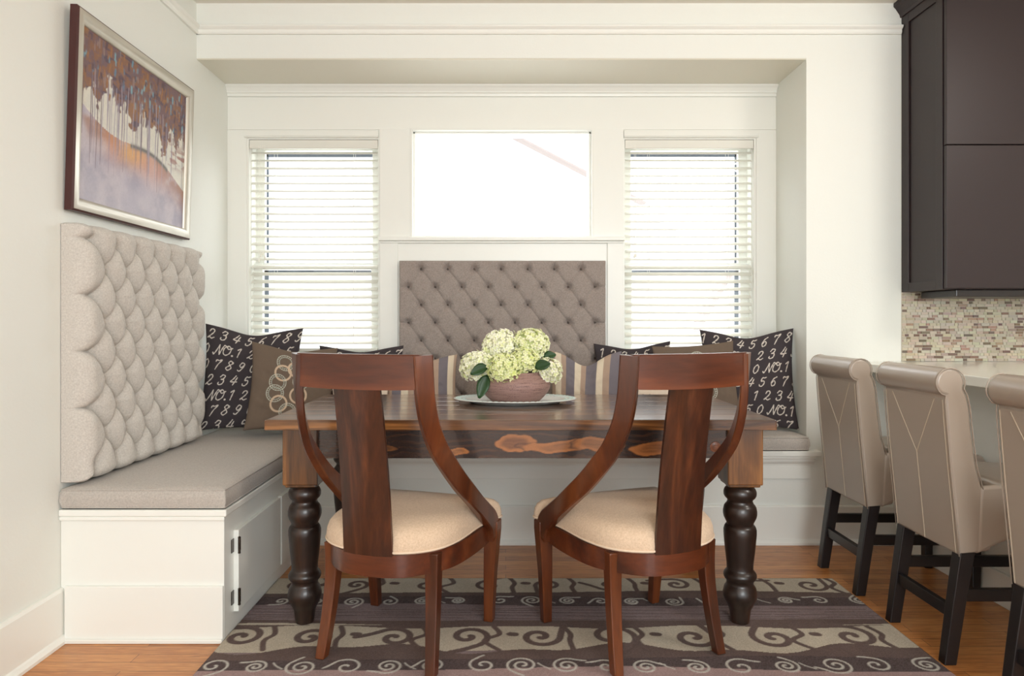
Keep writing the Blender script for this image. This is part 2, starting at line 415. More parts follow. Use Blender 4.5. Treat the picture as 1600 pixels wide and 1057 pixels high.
# ------------------------------------------------------------------ windows and blinds
def sash_window(n, W):
    x0, x1, z0, z1 = W
    b = MB()  # outer frame and both sashes
    b.box(x0, x0+.004, Y2+.03, yb, z0, z1).box(x1-.004, x1, Y2+.03, yb, z0, z1)
    ya, yc = Y2+.07, Y2+.105
    zm0, zm1 = 1.418, 1.455
    for (y, a, c) in ((yc, zm0, z1), (ya, z0, zm1)):
        b.box(x0, x0+.053, y, y+.03, a, c).box(x1-.053, x1, y, y+.03, a, c)
        b.box(x0+.053, x1-.053, y, y+.03, a, a+.036).box(x0+.053, x1-.053, y, y+.03, c-.037, c)
    o = struct(b.build('window_%d' % n, M['trim'], bevel=.002))
    MB().box(x0+.05, x1-.05, yc+.012, yc+.016, zm0+.02, z1-.03).build('pane', M['glass'], o)
    MB().box(x0+.05, x1-.05, ya+.012, ya+.016, z0+.03, zm1-.02).build('pane', M['glass'], o)
    ys = yb+.07; d = MB(); t = .022
    lx, rx = (x0+.004, x1-.004); t = .040
    for (a, c, wl) in ((1.41, 2.115, .0), (z0, 1.427, .0)):
        d.box(lx, lx+t+wl, ys, ys+.012, a, c).box(rx-t, rx, ys, ys+.012, a, c)
        d.box(lx, rx, ys, ys+.012, c-.024, c)
    d.build('screen_frame', M['dark_metal'], o)
sash_window(1, WL); sash_window(3, WR)
b = MB(); x0, x1, z0, z1 = WC
b.box(x0, x0+.012, Y2+.02, yb, z0, z1).box(x1-.012, x1, Y2+.02, yb, z0, z1).box(x0, x1, Y2+.02, yb, z1-.010, z1).box(x0, x1, Y2, yb, z0, z0+.006)
wc = struct(b.build('window_2', M['trim'], bevel=.002))
MB().box(x0+.01, x1-.01, Y2+.06, Y2+.064, z0, z1-.005).build('pane', M['glass'], wc)

def blind(W, label, side):
    x0, x1, z0, z1 = W; x0 += .004; x1 -= .004
    t = empty('window_blind', ((x0+x1)/2, Y2+.035, z1), 0, label, 'window blind', 'white slat blinds')
    hw = (x1-x0)/2
    MB().box(-hw, hw, -.028, .024, -.040, -.002).build('headrail', M['blind'], t, bevel=.002)
    MB().box(-hw-.002, hw+.002, -.036, -.029, -.050, -.002).build('valance', M['blind'], t, bevel=.003)
    pitch = .0428; n = int((z1-z0-.075)/pitch)
    b = MB(); a = math.radians(24)
    for k in range(n):
        z = -.068-k*pitch
        aa = a+math.radians(random.Random(k).uniform(-1.5, 1.5))
        sec = []
        for q, th in ((-1, 1), (-.5, 1), (0, 1), (.5, 1), (1, 1), (1, -1), (.5, -1), (0, -1), (-.5, -1), (-1, -1)):
            y = q*.025; zz = .0035*(1-q*q)+th*.0013
            sec.append((y*math.cos(aa)-zz*math.sin(aa), y*math.sin(aa)+zz*math.cos(aa)))
        b.prism([(p[0], z+p[1]) for p in sec], 'x', -hw+.003, hw-.003)
    b.build('slats', M['blind'], t, smooth=50)
    zb = -.068-n*pitch
    MB().box(-hw+.003, hw-.003, -.025, .025, zb-.008, zb+.008).build('bottom_rail', M['blind'], t, bevel=.003)
    for cxx in (-hw*.62, hw*.62):
        for yy in (-.0285, .0285):
            MB().tube([(cxx, yy*.93, -.04), (cxx, yy*.93, zb)], .0009, 5).build('ladder_cord', M['cord'], t)
    for i, (dx, zl) in enumerate(((.062, -.66), (.074, -.65), (.085, -.672), (.052, -.69)) if side < 0 else ((.050, -.665), (.058, -.66))):
        xx = -hw+dx
        cd = MB().tube([(xx, -.036, -.03), (xx+.001, -.037, zl+.02)], .0009, 5).build('pull_cord', M['cord'], t)
        MB().lathe([(.001, .022), (.003, .02), (.0055, .004), (.0045, 0)], 10, (xx+.001, -.037, zl)).build('tassel', M['cord'], cd, smooth=40)
blind(WL, 'white slat blind in the window left of the clear middle window, nearest the left wall', -1)
blind(WR, 'white slat blind in the window right of the clear middle window, nearest the bar stools', 1)

# neighbouring house outside, bright
hb = empty('neighboring_house', (0, 9, -1), 0, 'white neighbouring house with sloping roof edge seen through the middle window', 'building')
def atp(px, py, Y): return ((px-790)*Y/1085, EYE-(py-503)*Y/1085)
a_, b_ = atp(600, 120, 9), atp(1000, 333, 9)
MB().prism([(-8, 0), (8, 0), (8, b_[1]+1-3.0), (b_[0], b_[1]+1), (a_[0], a_[1]+1), (-8, a_[1]+1+.9)], 'y', 0, .3).build('gable_wall', M['siding'], hb)
def rake(p, q, th, y, nm, mt):
    P, Q = atp(*p, 9), atp(*q, 9)
    MB().prism([(P[0], P[1]+1), (Q[0], Q[1]+1), (Q[0], Q[1]+1+th), (P[0], P[1]+1+th)], 'y', y, y+.25).build(nm, mt, hb)
rake((640, 140), (1000, 326), .022, -.4, 'roof_edge', M['fascia'])
rake((660, 196), (870, 296), .05, -.06, 'eave_board', M['siding'])
rake((1080, 520), (1136, 425), .12, -.35, 'stair_rail', M['fascia'])

# ------------------------------------------------------------------ storage bench on the left
BX, BY = -.985, 2.43
t = empty('storage_bench', ((XL+BX)/2, BY, 0), 0, 'built-in white storage bench with hinged doors along the left wall', 'bench')
ox = (XL+BX)/2
b = MB(); b.box(XL+.001-ox, BX-ox, 0, Y1-BY-.001, 0, .44); b.build('body', M['trim'], t, bevel=.002)
MB().box(XL+.001-ox, BX-ox+.012, -.014, Y2-BY-.001, .440, .464).build('lid', M['trim'], t, bevel=.004)
MB().box(XL+.001-ox, BX-ox+.005, -.012, 0, .425, .440).build('lid_moulding', M['trim'], t, bevel=.004)
MB().box(XL+.020-ox, BX-ox, -.012, 0, 0, .197).build('base_board', M['trim'], t, bevel=.003)
MB().box(XL+.020-ox, BX-ox, -.022, -.012, 0, .016).build('shoe_moulding', M['trim'], t, bevel=.004)
for (y0, y1_, hs) in ((2.515, 2.985, 0), (3.00, 3.44, 1)):
    d = MB().box(BX-ox, BX-ox+.018, y0-BY, y1_-BY, .070, .365).build('door', M['trim'], t, bevel=.0015)
    if hs == 0:
        for z in (.125, .312):
            h = MB(); hx = BX-ox+.019
            h.tube([(hx+.003, y0-BY-.004, z-.026), (hx+.003, y0-BY-.004, z+.026)], .0045, 10)
            for zz in (-.028, .028): h.lathe([(.003, -.003), (.0055, 0), (.003, .003)], 10, (hx+.003, y0-BY-.004, z+zz))
            h.box(hx-.019, hx-.016, y0-BY-.024, y0-BY-.003, z-.024, z+.024).box(hx-.001, hx+.001, y0-BY, y0-BY+.016, z-.024, z+.024)
            h.build('hinge', M['nickel'], d, smooth=40)

def box_cushion(name, x0, x1, y0, y1, z0, z1, label, mat, outline=None):
    t = empty(name, ((x0+x1)/2, (y0+y1)/2, z0), 0, label, 'cushion')
    W, D, H = x1-x0, y1-y0, z1-z0
    R = .025; nx, ny = max(8, int(W/.03)), max(8, int(D/.03))
    xs = np.concatenate([[-W/2, -W/2+.006, -W/2+.02], np.linspace(-W/2+.05, W/2-.05, nx), [W/2-.02, W/2-.006, W/2]])
    ys = np.concatenate([[-D/2, -D/2+.006, -D/2+.02], np.linspace(-D/2+.05, D/2-.05, ny), [D/2-.02, D/2-.006, D/2]])
    X, Y = np.meshgrid(xs, ys)
    e = np.minimum(np.minimum(X+W/2, W/2-X), np.minimum(Y+D/2, D/2-Y))
    Z = H-.012+.012*np.sqrt(np.clip(1-(1-np.clip(e/.05, 0, 1))**2, 0, 1))+.003*(vnoise(*X.shape, D*6, W*6, 5, 2)-.5)*np.clip(e/.06, 0, 1)
    P = np.stack([X, Y, Z], -1)
    def ring(off, z):
        Q = P.copy(); Q[..., 2] = z
        Q[..., 0] = np.clip(X, -W/2, W/2)*(1+off/(W/2)); Q[..., 1] = Y*(1+off/(D/2)); return Q
    # side rings via padding
    P2 = np.pad(P, ((3, 3), (3, 3), (0, 0)), 'edge')
    for k, (off, z) in enumerate(((.004, H*.75), (.006, H*.35), (0, .004))):
        i = 2-k
        s = slice(i, None if i == 0 else -i)
        for sl in (np.s_[i, :], np.s_[-1-i, :], np.s_[:, i], np.s_[:, -1-i]):
            a = P2[sl]; a[:, 2] = np.minimum(a[:, 2], z)
            a[:, 0] = np.where(np.abs(a[:, 0]) > W/2-1e-6, np.sign(a[:, 0])*(W/2+off), a[:, 0])
            a[:, 1] = np.where(np.abs(a[:, 1]) > D/2-1e-6, np.sign(a[:, 1])*(D/2+off), a[:, 1])
    grid_mesh('cushion_body', P2, mat, t)
    for z, nm in ((H-.011, 'piping'), (.006, 'piping')):
        r = .02; pts = []
        for sx, sy, a0 in ((1, 1, 0), (-1, 1, 90), (-1, -1, 180), (1, -1, 270)):
            for a in range(0, 91, 30):
                q = math.radians(a0+a); pts.append((sx*(W/2-r*.3)+r*.35*math.cos(q), sy*(D/2-r*.3)+r*.35*math.sin(q), z))
        f = MB(); pts.append(pts[0]); f.tube(pts, .0028, 6); f.build(nm, mat, t, smooth=180)
    return t
box_cushion('bench_cushion', XL+.008, BX+.004, BY-.006, Y2-.004, .465, .543, 'long grey linen bench cushion on the left storage bench', M['cushion'])
box_cushion('window_seat_cushion', BX+.016, 1.508, Y1-.042, Y2-.004, .476, .552, 'taupe linen seat cushion on the window ledge behind the table', M['cushion'])

# ------------------------------------------------------------------ tufted panels
def tuft(w, h, res, rows, T, base, R, dimple, drad, edge_r, soft=.02, wrap=0):
    """rows: list of (z, [a...]); returns a,b,depth arrays"""
    na, nb = int(w/res)+1, int(h/res)+1
    A, B = np.meshgrid(np.linspace(0, w, na), np.linspace(0, h, nb))
    segs = []; pts = [(a, z) for z, r in rows for a in r]
    dz = abs(rows[0][0]-rows[1][0]); da = rows[0][1][1]-rows[0][1][0]
    for i, (z, r) in enumerate(rows):
        if i+1 < len(rows):
            for a in r:
                for a2 in rows[i+1][1]:
                    if abs(abs(a-a2)-da/2) < da*.1: segs.append((a, z, a2, rows[i+1][0], 0 if a2 > a else soft))
        outer = min(r) < min(rows[(i+1) % len(rows)][1])
        if i == 0: segs += [(a, z, a, h+.02, 0) for a in r]
        if i == len(rows)-1: segs += [(a, z, a, -.02, 0) for a in r]
        if outer: segs.append((min(r), z, -.02, z, 0))
        if max(r) > max(rows[(i+1) % len(rows)][1]): segs.append((max(r), z, w+.02, z, 0))
    D = np.full(A.shape, 9.)
    for (a0, z0, a1, z1, sf) in segs:
        dx, dy = a1-a0, z1-z0; L = dx*dx+dy*dy
        t_ = np.clip(((A-a0)*dx+(B-z0)*dy)/L, 0, 1)
        D = np.minimum(D, np.hypot(A-a0-t_*dx, B-z0-t_*dy)+sf*np.sin(math.pi*t_)**.8)
    DB = np.full(A.shape, 9.)
    for a, z in pts: DB = np.minimum(DB, np.hypot(A-a, B-z))
    puff = np.sqrt(np.clip(1-(1-np.clip(D/R, 0, 1))**2, 0, 1))
    e = np.minimum(np.minimum(A, w-A), np.minimum(B, h-B))
    er = np.sqrt(np.clip(1-(1-np.clip(e/edge_r, 0, 1))**2, 0, 1))
    depth = base+(T*puff-dimple*np.exp(-(DB/drad)**2))
    depth = depth*(.35+.65*er) if wrap else depth-(1-er)*edge_r*.6
    return A, B, depth, puff, segs, pts, e

# left panel on the left wall, facing +X
ev = [2.503-BY+.1416*k for k in range(7)]; od = [2.574-BY+.1416*k for k in range(6)]
zr = [1.416-.1003*i-.548 for i in range(9)]
PW, PH = .968, .925
A, B, Dp, puff, segs, pts, e = tuft(PW, PH, .0035, [(zr[i], ev if i % 2 == 0 else od) for i in range(9)], .050, .052, .062, .018, .030, .045, soft=.009, wrap=1)
nz = vnoise(*A.shape, 40, 40, 3, 3)-.5
Dp = Dp+nz*.003
near = np.clip(1-e/.05, 0, 1)
near = np.clip(1-np.minimum(B, PH-B)/.05, 0, 1)
qs = np.clip(np.minimum(A, PW-A)/.03, 0, 1)
Bs = B+np.where(B > PH/2, -1, 1)*.016*((1-puff)*qs+.6*(1-qs))*near
As = A
P = np.stack([Dp, As, Bs], -1); P = np.pad(P, ((1, 1), (1, 1), (0, 0)), 'edge')
for sl in (np.s_[0, :], np.s_[-1, :], np.s_[:, 0], np.s_[:, -1]): P[sl][:, 0] = 0.0
t = empty('tufted_wall_panel', (XL+.002, BY, .548), 0, 'deep-buttoned grey linen back panel on the left wall above the bench', 'upholstered panel')
grid_mesh('upholstery', P, M['linen_left'], t)
bt = None
for a, z in pts:
    if not (.03 < a < PW-.02 and .03 < z < PH-.02): continue
    if bt is None:
        bt = MB().lathe([(.0001, .006), (.006, .0045), (.009, .001), (.0095, -.003)], 12).build('button', M['linen_left'], t, smooth=180); bt.rotation_euler = (0, math.pi/2, 0); c = bt
    else: c = bt.copy(); COL.objects.link(c)
    j, i = int(round(z/PH*(A.shape[0]-1))), int(round(a/PW*(A.shape[1]-1)))
    c.location = (Dp[j, i]+.001, a, z)

# back panel between the windows, facing -Y
BW, BH = 1.142, .905; bx0 = -.588
c7 = [(.117+.1483*k)*1.0 for k in range(7)]; c8 = [.047+.1483*k for k in range(8)]
zb_ = [BH-.045-.0995*i for i in range(9)]
A, B, Dp, puff, segs, pts, e = tuft(BW, BH, .0035, [(zb_[i], c7 if i % 2 == 0 else c8) for i in range(9)], .013, .042, .03, .026, .019, .012, soft=.006)
rng = np.random.default_rng(4)
ang = np.zeros(A.shape)
for a, z in pts:   # gathered cloth rays around each button
    dd = np.hypot(A-a, B-z); th = np.arctan2(B-z, A-a)
    Dp += -.0024*np.exp(-(dd/.030)**2)*np.cos(th*11+rng.random()*6)*(dd > .007)
Dp += (vnoise(*A.shape, 30, 36, 8, 3)-.5)*.002
P = np.stack([A, -Dp, B], -1); P = np.pad(P, ((1, 1), (1, 1), (0, 0)), 'edge')
for sl in (np.s_[0, :], np.s_[-1, :], np.s_[:, 0], np.s_[:, -1]): P[sl][:, 1] = 0.0
t = empty('tufted_wall_panel', (bx0, Y2-.002, .553), 0, 'taupe buttoned back panel below the middle window', 'upholstered panel')
grid_mesh('upholstery', P, M['linen_back'], t)
bt = None
for a, z in pts:
    if bt is None:
        bt = MB().lathe([(.0001, .006), (.006, .0045), (.0095, .001), (.0105, -.004)], 14).build('button', M['button'], t, smooth=180); bt.rotation_euler = (math.pi/2, 0, 0); c = bt
    else: c = bt.copy(); COL.objects.link(c)
    j, i = int(round(z/BH*(A.shape[0]-1))), int(round(a/BW*(A.shape[1]-1)))
    c.location = (a, -Dp[j, i]-.002, z)

# ------------------------------------------------------------------ painting
t = empty('framed_painting', (XL+.006, 2.442, 1.516), 0, 'silver-framed autumn tree landscape painting on the left wall', 'painting')
t.rotation_euler = (0, math.radians(1.7), 0)
fw, fh, ft = .912, .722, .030
prof = [(0, 0), (0, ft*.8), (.006, ft), (.018, ft+.004), (.034, ft), (.046, ft*.72), (.050, ft*.5), (.050, .006), (0.02, 0)]
def frame_ring(prof_, W, H):
    fr = []
    for (sy, sz) in ((0, 0), (1, 0), (1, 1), (0, 1)):
        fr.append([(d, (sy*W+(1-2*sy)*i), (sz*H+(1-2*sz)*i)) for i, d in prof_])
    return fr
MB().sweep(frame_ring(prof[2:], fw, fh), True).build('frame', M['silver'], t, smooth=35)
MB().sweep(frame_ring([(-.001, 0), (-.001, ft*.82), (.0065, ft), (.0065, 0)], fw, fh), True).build('frame_side', M['mahogany'], t)
cw, chh = fw-.09, fh-.09
cv = Canvas(cw, chh, .003, (176, 168, 184)); U, V_ = cv.U/cw, 1-cv.V/chh
n1 = vnoise(cv.ny, cv.nx, 8, 10, 1, 4); n2 = vnoise(cv.ny, cv.nx, 22, 26, 2, 3); n3 = vnoise(cv.ny, cv.nx, 40, 14, 3, 2); n4 = vnoise(cv.ny, cv.nx, 5, 6, 4, 3)
def sm(x, a, b_): q = np.clip((x-a)/(b_-a), 0, 1); return q*q*(3-2*q)
cv.blend(sm(n4, .35, .65), (198, 188, 196)); cv.blend(sm(n1, .5, .75)*.6, (150, 142, 164))
# hill: edge line falls from left to right
hill = .43+.26*U+.05*np.sin(U*7)
cv.blend((V_ < hill)*1., (222, 218, 206))
cv.blend(sm(n2, .45, .6)*(V_ < hill)*.35, (205, 205, 200))
below = V_-hill
cv.blend(np.exp(-(below/.14)**2)*(below > 0)*sm(n1, .25, .6), (168, 128, 110))
cv.blend(np.exp(-((U-.48)/.17)**2-((below-.06)/.08)**2)*(below > 0), (222, 170, 104))
cv.blend(np.exp(-((U-.27)/.07)**2-((below-.05)/.10)**2)*(below > 0)*.7, (208, 142, 100))
cv.blend(np.exp(-((U-.62)/.16)**2-((below-.10)/.12)**2)*(below > 0)*.6, (206, 150, 136))
cv.blend(np.exp(-((below-.01)/.016)**2)*(U > .42)*(U < .8), (110, 112, 108))
cv.blend(sm(below, .10, .30)*sm(n1, .3, .7)*.8, (158, 152, 170))
cv.blend(sm(below, .10, .5)*.6, (192, 188, 198))
can = .30+.12*U+.10*(n2-.5)*2+.06*np.sin(U*19)+.06*np.sin(U*43+1)
cm = 1-sm(V_-can, -.01, .02)
cv.blend(cm, (120, 94, 98)); cv.blend(cm*sm(n2, .48, .62), (138, 98, 76)); cv.blend(cm*sm(n3, .56, .7), (96, 78, 92)); cv.blend(cm*sm(n1, .56, .7)*.7, (160, 116, 74))
rr = random.Random(5)
for _ in range(60):
    u, v = rr.uniform(0, cw), chh*(1-rr.uniform(0, .30)); l = rr.uniform(.008, .022)
    cv.stroke([(u, v), (u+rr.uniform(-.005, .005), v-l)], rr.uniform(.006, .013), rr.choice([(112, 158, 178), (130, 172, 186), (100, 130, 156)]), .008)
for _ in range(260):
    u, v = rr.uniform(0, cw), chh*(1-rr.uniform(.0, .40)*(.8+.3*1)); l = rr.uniform(.012, .03)
    if (1-v/chh) < .30+.1*u/cw: cv.stroke([(u, v), (u+rr.uniform(-.006, .006), v-l)], rr.uniform(.006, .014), rr.choice([(126, 92, 84), (158, 110, 70), (96, 72, 80), (112, 94, 104), (148, 124, 120)]), .006)
for _ in range(44):
    u = rr.uniform(.02, .98)*cw; top = chh*(1-rr.uniform(.18, .34)); bot = chh*(1-rr.uniform(.52, .80))
    k = rr.uniform(-.01, .01); c_ = rr.choice([(126, 112, 126), (150, 140, 156), (112, 92, 98), (168, 158, 170)])
    cv.stroke([(u, top), (u+k, (top+bot)/2), (u+k*.5, bot)], [.004, .005, .002], c_, .003)
cv.blend((U > .80)*sm(V_, .35, .5)*(1-sm(V_, .5, .62))*sm(n3, .4, .6)*.8, (150, 84, 72))
P = np.stack([np.full(cv.U.shape, .012)+(n2-.5)*.001, cv.U+.045, cv.V+.045], -1)
grid_mesh('canvas', P, M['paint'], t, cv.C)

# ------------------------------------------------------------------ pillows
G = {
 '1': [[(.15, 1.1), (.5, 1.4), (.45, .7), (.4, 0)]],
 '2': [[(.08, 1.0), (.28, 1.38), (.68, 1.3), (.66, .9), (.3, .42), (0, .1), (.22, .24), (.5, .02), (.88, .2)]],
 '3': [[(.12, 1.12), (.4, 1.42), (.78, 1.25), (.62, .86), (.34, .76)], [(.34, .76), (.74, .7), (.74, .22), (.42, 0), (.08, .1), (.1, .34)]],
 '4': [[(.55, 1.42), (.34, .95), (.05, .5), (.45, .48), (.92, .52)], [(.82, 1.2), (.66, .6), (.5, 0)]],
 '5': [[(.92, 1.4), (.62, 1.3), (.36, 1.36), (.24, .82), (.6, .86), (.76, .5), (.5, .05), (.15, .04), (.05, .28)]],
 '6': [[(.78, 1.36), (.36, 1.1), (.1, .5), (.3, .02), (.66, .2), (.66, .62), (.4, .78), (.12, .45)]],
 '7': [[(.08, 1.12), (.16, 1.36), (.5, 1.28), (.92, 1.4), (.52, .75), (.3, 0)]],
 '8': [[(.8, 1.12), (.5, 1.42), (.2, 1.15), (.45, .8), (.76, .38), (.4, 0), (.04, .3), (.42, .72), (.84, 1.1), (.8, 1.25)]],
 '9': [[(.72, .98), (.4, .64), (.14, .95), (.4, 1.4), (.78, 1.12), (.62, .5), (.3, .04), (0, .2)]],
 '0': [[(.5, 1.4), (.15, 1.05), (.08, .4), (.34, 0), (.7, .35), (.76, 1.0), (.5, 1.4)]],
 'N': [[(-.2, .22), (-.05, -.02), (.2, .4), (.52, 1.4)], [(.52, 1.4), (.62, .7), (.78, 0)], [(.78, 0), (.98, .8), (1.2, 1.4), (1.42, 1.36)]],
 'O': [[(.5, 1.42), (.05, 1.0), (.05, .3), (.45, 0), (.95, .35), (1.0, 1.05), (.6, 1.42), (.42, 1.15), (.7, .95), (1.15, 1.2)]],
 '.': [[(.1, .03), (.14, .05)]]}
ADV = {'N': 1.25, 'O': 1.3, '.': .5}
def write(cv, x, y, text, hgt, gap, col, wd=.0042):
    k = hgt/1.4
    for ch in text:
        if ch == ' ': x += gap; continue
        for st in G[ch]:
            p = spline(st, 6)
            q = [(x+(a+.28*b)*k, y+b*k) for a, b in p]
            ws = [wd*(.65+.6*abs(math.sin(i*.55+len(st)))) for i in range(len(q))]
            if ch == '.': ws = [wd*1.9]*len(q)
            cv.stroke(q, ws, col, .0014)
        x += ADV.get(ch, .9)*k if ch in ADV else .55*k
    return x
CH = (66, 60, 63); IV = (214, 206, 196)
def number_canvas(w, h, rows, x0, y0, dy):
    cv = Canvas(w, h, .0018, CH)
    for i, (off, txt) in enumerate(rows): write(cv, x0+off, y0-i*dy, txt, .052, .045, IV, .0048)
    return cv

def pillow(name, cv, base, w, h, thick, loc, yaw, lean, label, cat='pillow', dip=0, seed=1, ear=.05, group=None, mat='attr', twist=0, roll=0):
    ny, nx = (cv.ny, cv.nx) if cv is not None else (90, 90)
    def surf(ny, nx, sgn):
        s = np.linspace(-1, 1, nx)[None]*np.ones((ny, 1)); t_ = np.linspace(-1, 1, ny)[:, None]*np.ones((1, nx))
        if sgn > 0: s = -s
        x = w/2*s*(1-ear*(1-t_**2)**1.0)
        z = h/2*(t_-ear*t_*(1-s**2))+h/2
        up = np.clip((t_+1)/2, 0, 1)
        z = z-dip*np.exp(-(s/.5)**2)*up**2-(h*.02)*(1-s**2)*0
        body = ((1-s**2)*(1-t_**2)); body = np.clip(body, 0, 1)**.42
        rg = vnoise(ny, nx, 4, 4, seed+(7 if sgn > 0 else 0), 3)-.5
        edge = np.exp(-((1-np.abs(s))*(1-np.abs(t_))/.10)**1)
        wr = (vnoise(ny, nx, 9, 9, seed+3, 2)-.5)
        th = thick/2*body*(1.12-.25*up)+rg*.022*body+wr*.010*body
        th = th-dip*.35*np.exp(-(s/.35)**2)*up**2*body
        y = sgn*th
        c, s_ = math.cos(lean), math.sin(lean)
        y2 = y*c+z*s_; z2 = z*c-y*s_
        ang = twist*s
        x3 = x*math.cos(roll)+(z2-h/2)*math.sin(roll); z3 = -x*math.sin(roll)+(z2-h/2)*math.cos(roll)+h/2
        return np.stack([x3, y2+ang*x, z3], -1)
    Pf = surf(ny, nx, -1); Pb = surf(70, 70, 1)
    zmin = min(Pf[..., 2].min(), Pb[..., 2].min()); Pf[..., 2] -= zmin; Pb[..., 2] -= zmin
    idx = np.arange(4900).reshape(70, 70)
    EF = np.stack([idx[:-1, :-1], idx[:-1, 1:], idx[1:, 1:], idx[1:, :-1]], -1).reshape(-1, 4)
    col = cv.C if cv is not None else np.ones((ny, nx, 3))*np.array(srgb(*base)[:3])
    o = grid_mesh(name, Pf, M[mat], None, col, (Pb.reshape(-1, 3), EF, np.array(srgb(*base)[:3])))
    o.location = loc; o.rotation_euler = (0, 0, yaw)
    return tag(o, label, cat, group)

ZB = .553
cvA = number_canvas(.50, .54, [(.01, '2 3 4 5 6 7 8 9 0'), (-.02, '0 NO.1 2 3 4 5 6'), (-.02, "0 7 8 9 0 NO.1 2"), (.01, '2 3 4 5 6 7 8 9 0'), (-.04, '0 NO.1 2 3 4 5 6'), (-.02, "0 7 8 9 0 NO.1 2"), (.01, '2 3 4 5 6 7 8 9 0')], 0, .468, .080)
pillow('number_pillow', cvA, CH, .485, .548, .12, (-1.306, 3.55, .545), math.radians(13), math.radians(9), 'charcoal pillow printed with cream numbers, against the left wall', seed=2, dip=.03, ear=.08, roll=math.radians(3))
cvB = number_canvas(.50, .54, [(-.01, '1 2 3 4 5 6 7 8 9'), (-.02, '9 0 NO.1 2 3 4 5'), (.0, '8 9 4 5 0 NO.1 2'), (.03, '4 5 3 4 5 6 7 8 9'), (-.01, '7 8 9 0 1 2 3 4 5'), (.01, '8 9 4 5 0 NO.1 2'), (.03, '4 5 3 4 5 6 7 8 9')], .0, .468, .080)
pillow('number_pillow', cvB, CH, .48, .53, .11, (1.272, 3.615, ZB), math.radians(-8), math.radians(8), 'charcoal pillow printed with cream numbers, in the right corner of the window seat', seed=5, dip=.03, ear=.08, roll=math.radians(-1))
cvC = number_canvas(.46, .46, [(.02, '1 2 3 4 5 6 7 8 9 0'), (.0, '0 9 NO.1 2 3 4'), (.04, '6 7 8 9 0 1 2 3'), (.02, '1 2 3 4 5 6 7 8'), (.05, '9 0 NO.1 2 3 4'), (.02, '6 7 8 9 0 1 2 3')], 0, .385, .080)
pillow('number_pillow', cvC, CH, .46, .44, .10, (-.79, 3.765, ZB), math.radians(2), math.radians(7), 'charcoal number pillow peeking over the top rail of the left chair', seed=8, dip=.02, ear=.08)
pillow('number_pillow', cvC, CH, .42, .45, .10, (.70, 3.765, ZB), math.radians(-2), math.radians(7), 'charcoal number pillow just right of the buttoned panel and striped pillow', seed=11, dip=.02, ear=.08, roll=math.radians(-2))

def ring_pts(cx, cy, r, n=28): return [(cx+r*math.cos(2*math.pi*k/n), cy+r*math.sin(2*math.pi*k/n)) for k in range(n+1)]
def chain_canvas(w, h, xs):
    cv = Canvas(w, h, .0022, (112, 97, 84)); rr = random.Random(2)
    for i, (x, y, r, c) in enumerate(xs):
        if c == 'solid': cv.stroke(ring_pts(x, y, r), .010, (206, 182, 156), .0016)
        else:
            cv.stroke(ring_pts(x, y, r), .003, (196, 200, 186), .0016); cv.stroke(ring_pts(x, y, r*.74), .003, (168, 178, 166), .0016)
            for k in range(22):
                a = k*2*math.pi/22
                cv.stroke([(x+r*.78*math.cos(a), y+r*.78*math.sin(a)), (x+r*.95*math.cos(a), y+r*.95*math.sin(a))], .0016, (214, 212, 198), .0012)
    return cv
chain = [(.21, .36, .045, 'dash'), (.20, .30, .042, 'solid'), (.175, .245, .045, 'dash'), (.165, .185, .046, 'dash'), (.19, .13, .042, 'solid'), (.24, .09, .044, 'dash'), (.27, .33, .043, 'solid'), (.30, .26, .045, 'dash'), (.29, .18, .043, 'solid')]
pillow('chain_pillow', chain_canvas(.44, .44, [(a-.035, b_, r, c) for a, b_, r, c in chain]), (112, 97, 84), .42, .44, .10, (-1.062, 3.455, ZB), math.radians(18), math.radians(10), 'brown linen pillow embroidered with linked rings, in front of the left number pillow', seed=21, dip=.02, ear=.08, roll=math.radians(5))
pillow('chain_pillow', chain_canvas(.44, .44, [(.44-a, b_, r, c) for a, b_, r, c in chain]), (112, 97, 84), .42, .445, .08, (.985, 3.545, ZB), math.radians(-2), math.radians(9), 'brown linen pillow embroidered with rings, behind the right chair', seed=23, ear=.06, roll=math.radians(-4))
# dark wheel-print pillow and the cream script pillows
cv = Canvas(.36, .34, .0022, (78, 64, 58))
for (x, y) in ((.09, .08), (.21, .10), (.32, .08), (.07, .20), (.18, .22), (.29, .21), (.12, .31), (.24, .32)):
    cv.stroke(ring_pts(x, y, .046), .003, (186, 172, 152), .0016); cv.stroke(ring_pts(x, y, .012), .003, (150, 120, 96), .0016)
    for k in range(10):
        a = k*math.pi/5; cv.stroke([(x+.014*math.cos(a), y+.014*math.sin(a)), (x+.042*math.cos(a), y+.042*math.sin(a))], .006, (44, 36, 34), .0016)
pillow('wheel_print_pillow', cv, (78, 64, 58), .30, .30, .07, (-.80, 3.64, ZB), math.radians(10), math.radians(12), 'dark brown pillow printed with spoked wheels, seen through the left chair back', seed=31)
def script_canvas():
    cv = Canvas(.40, .26, .0022, (222, 206, 188)); rr = random.Random(9)
    for y in (.20, .12):
        x = .10
        while x < .30:
            cv.stroke(spline([(x, y), (x+.008, y+.02*rr.random()+.006), (x+.016, y-.004), (x+.022, y+.004)], 5), .0028, (70, 64, 66), .0014); x += .018
        cv.stroke([(.06, y+.001), (.33, y+.004)], .0018, (80, 72, 72), .0014)
    return cv
sc = script_canvas()
pillow('lumbar_pillow', sc, (222, 200, 184), .28, .24, .06, (-.735, 3.50, ZB), math.radians(8), math.radians(14), 'cream script pillow behind the left end of the table, low beside the ring pillow', seed=41)
pillow('lumbar_pillow', sc, (222, 206, 188), .25, .24, .06, (.715, 3.475, ZB), math.radians(-3), math.radians(12), 'cream script pillow behind the right part of the table, below the number pillow', seed=43)
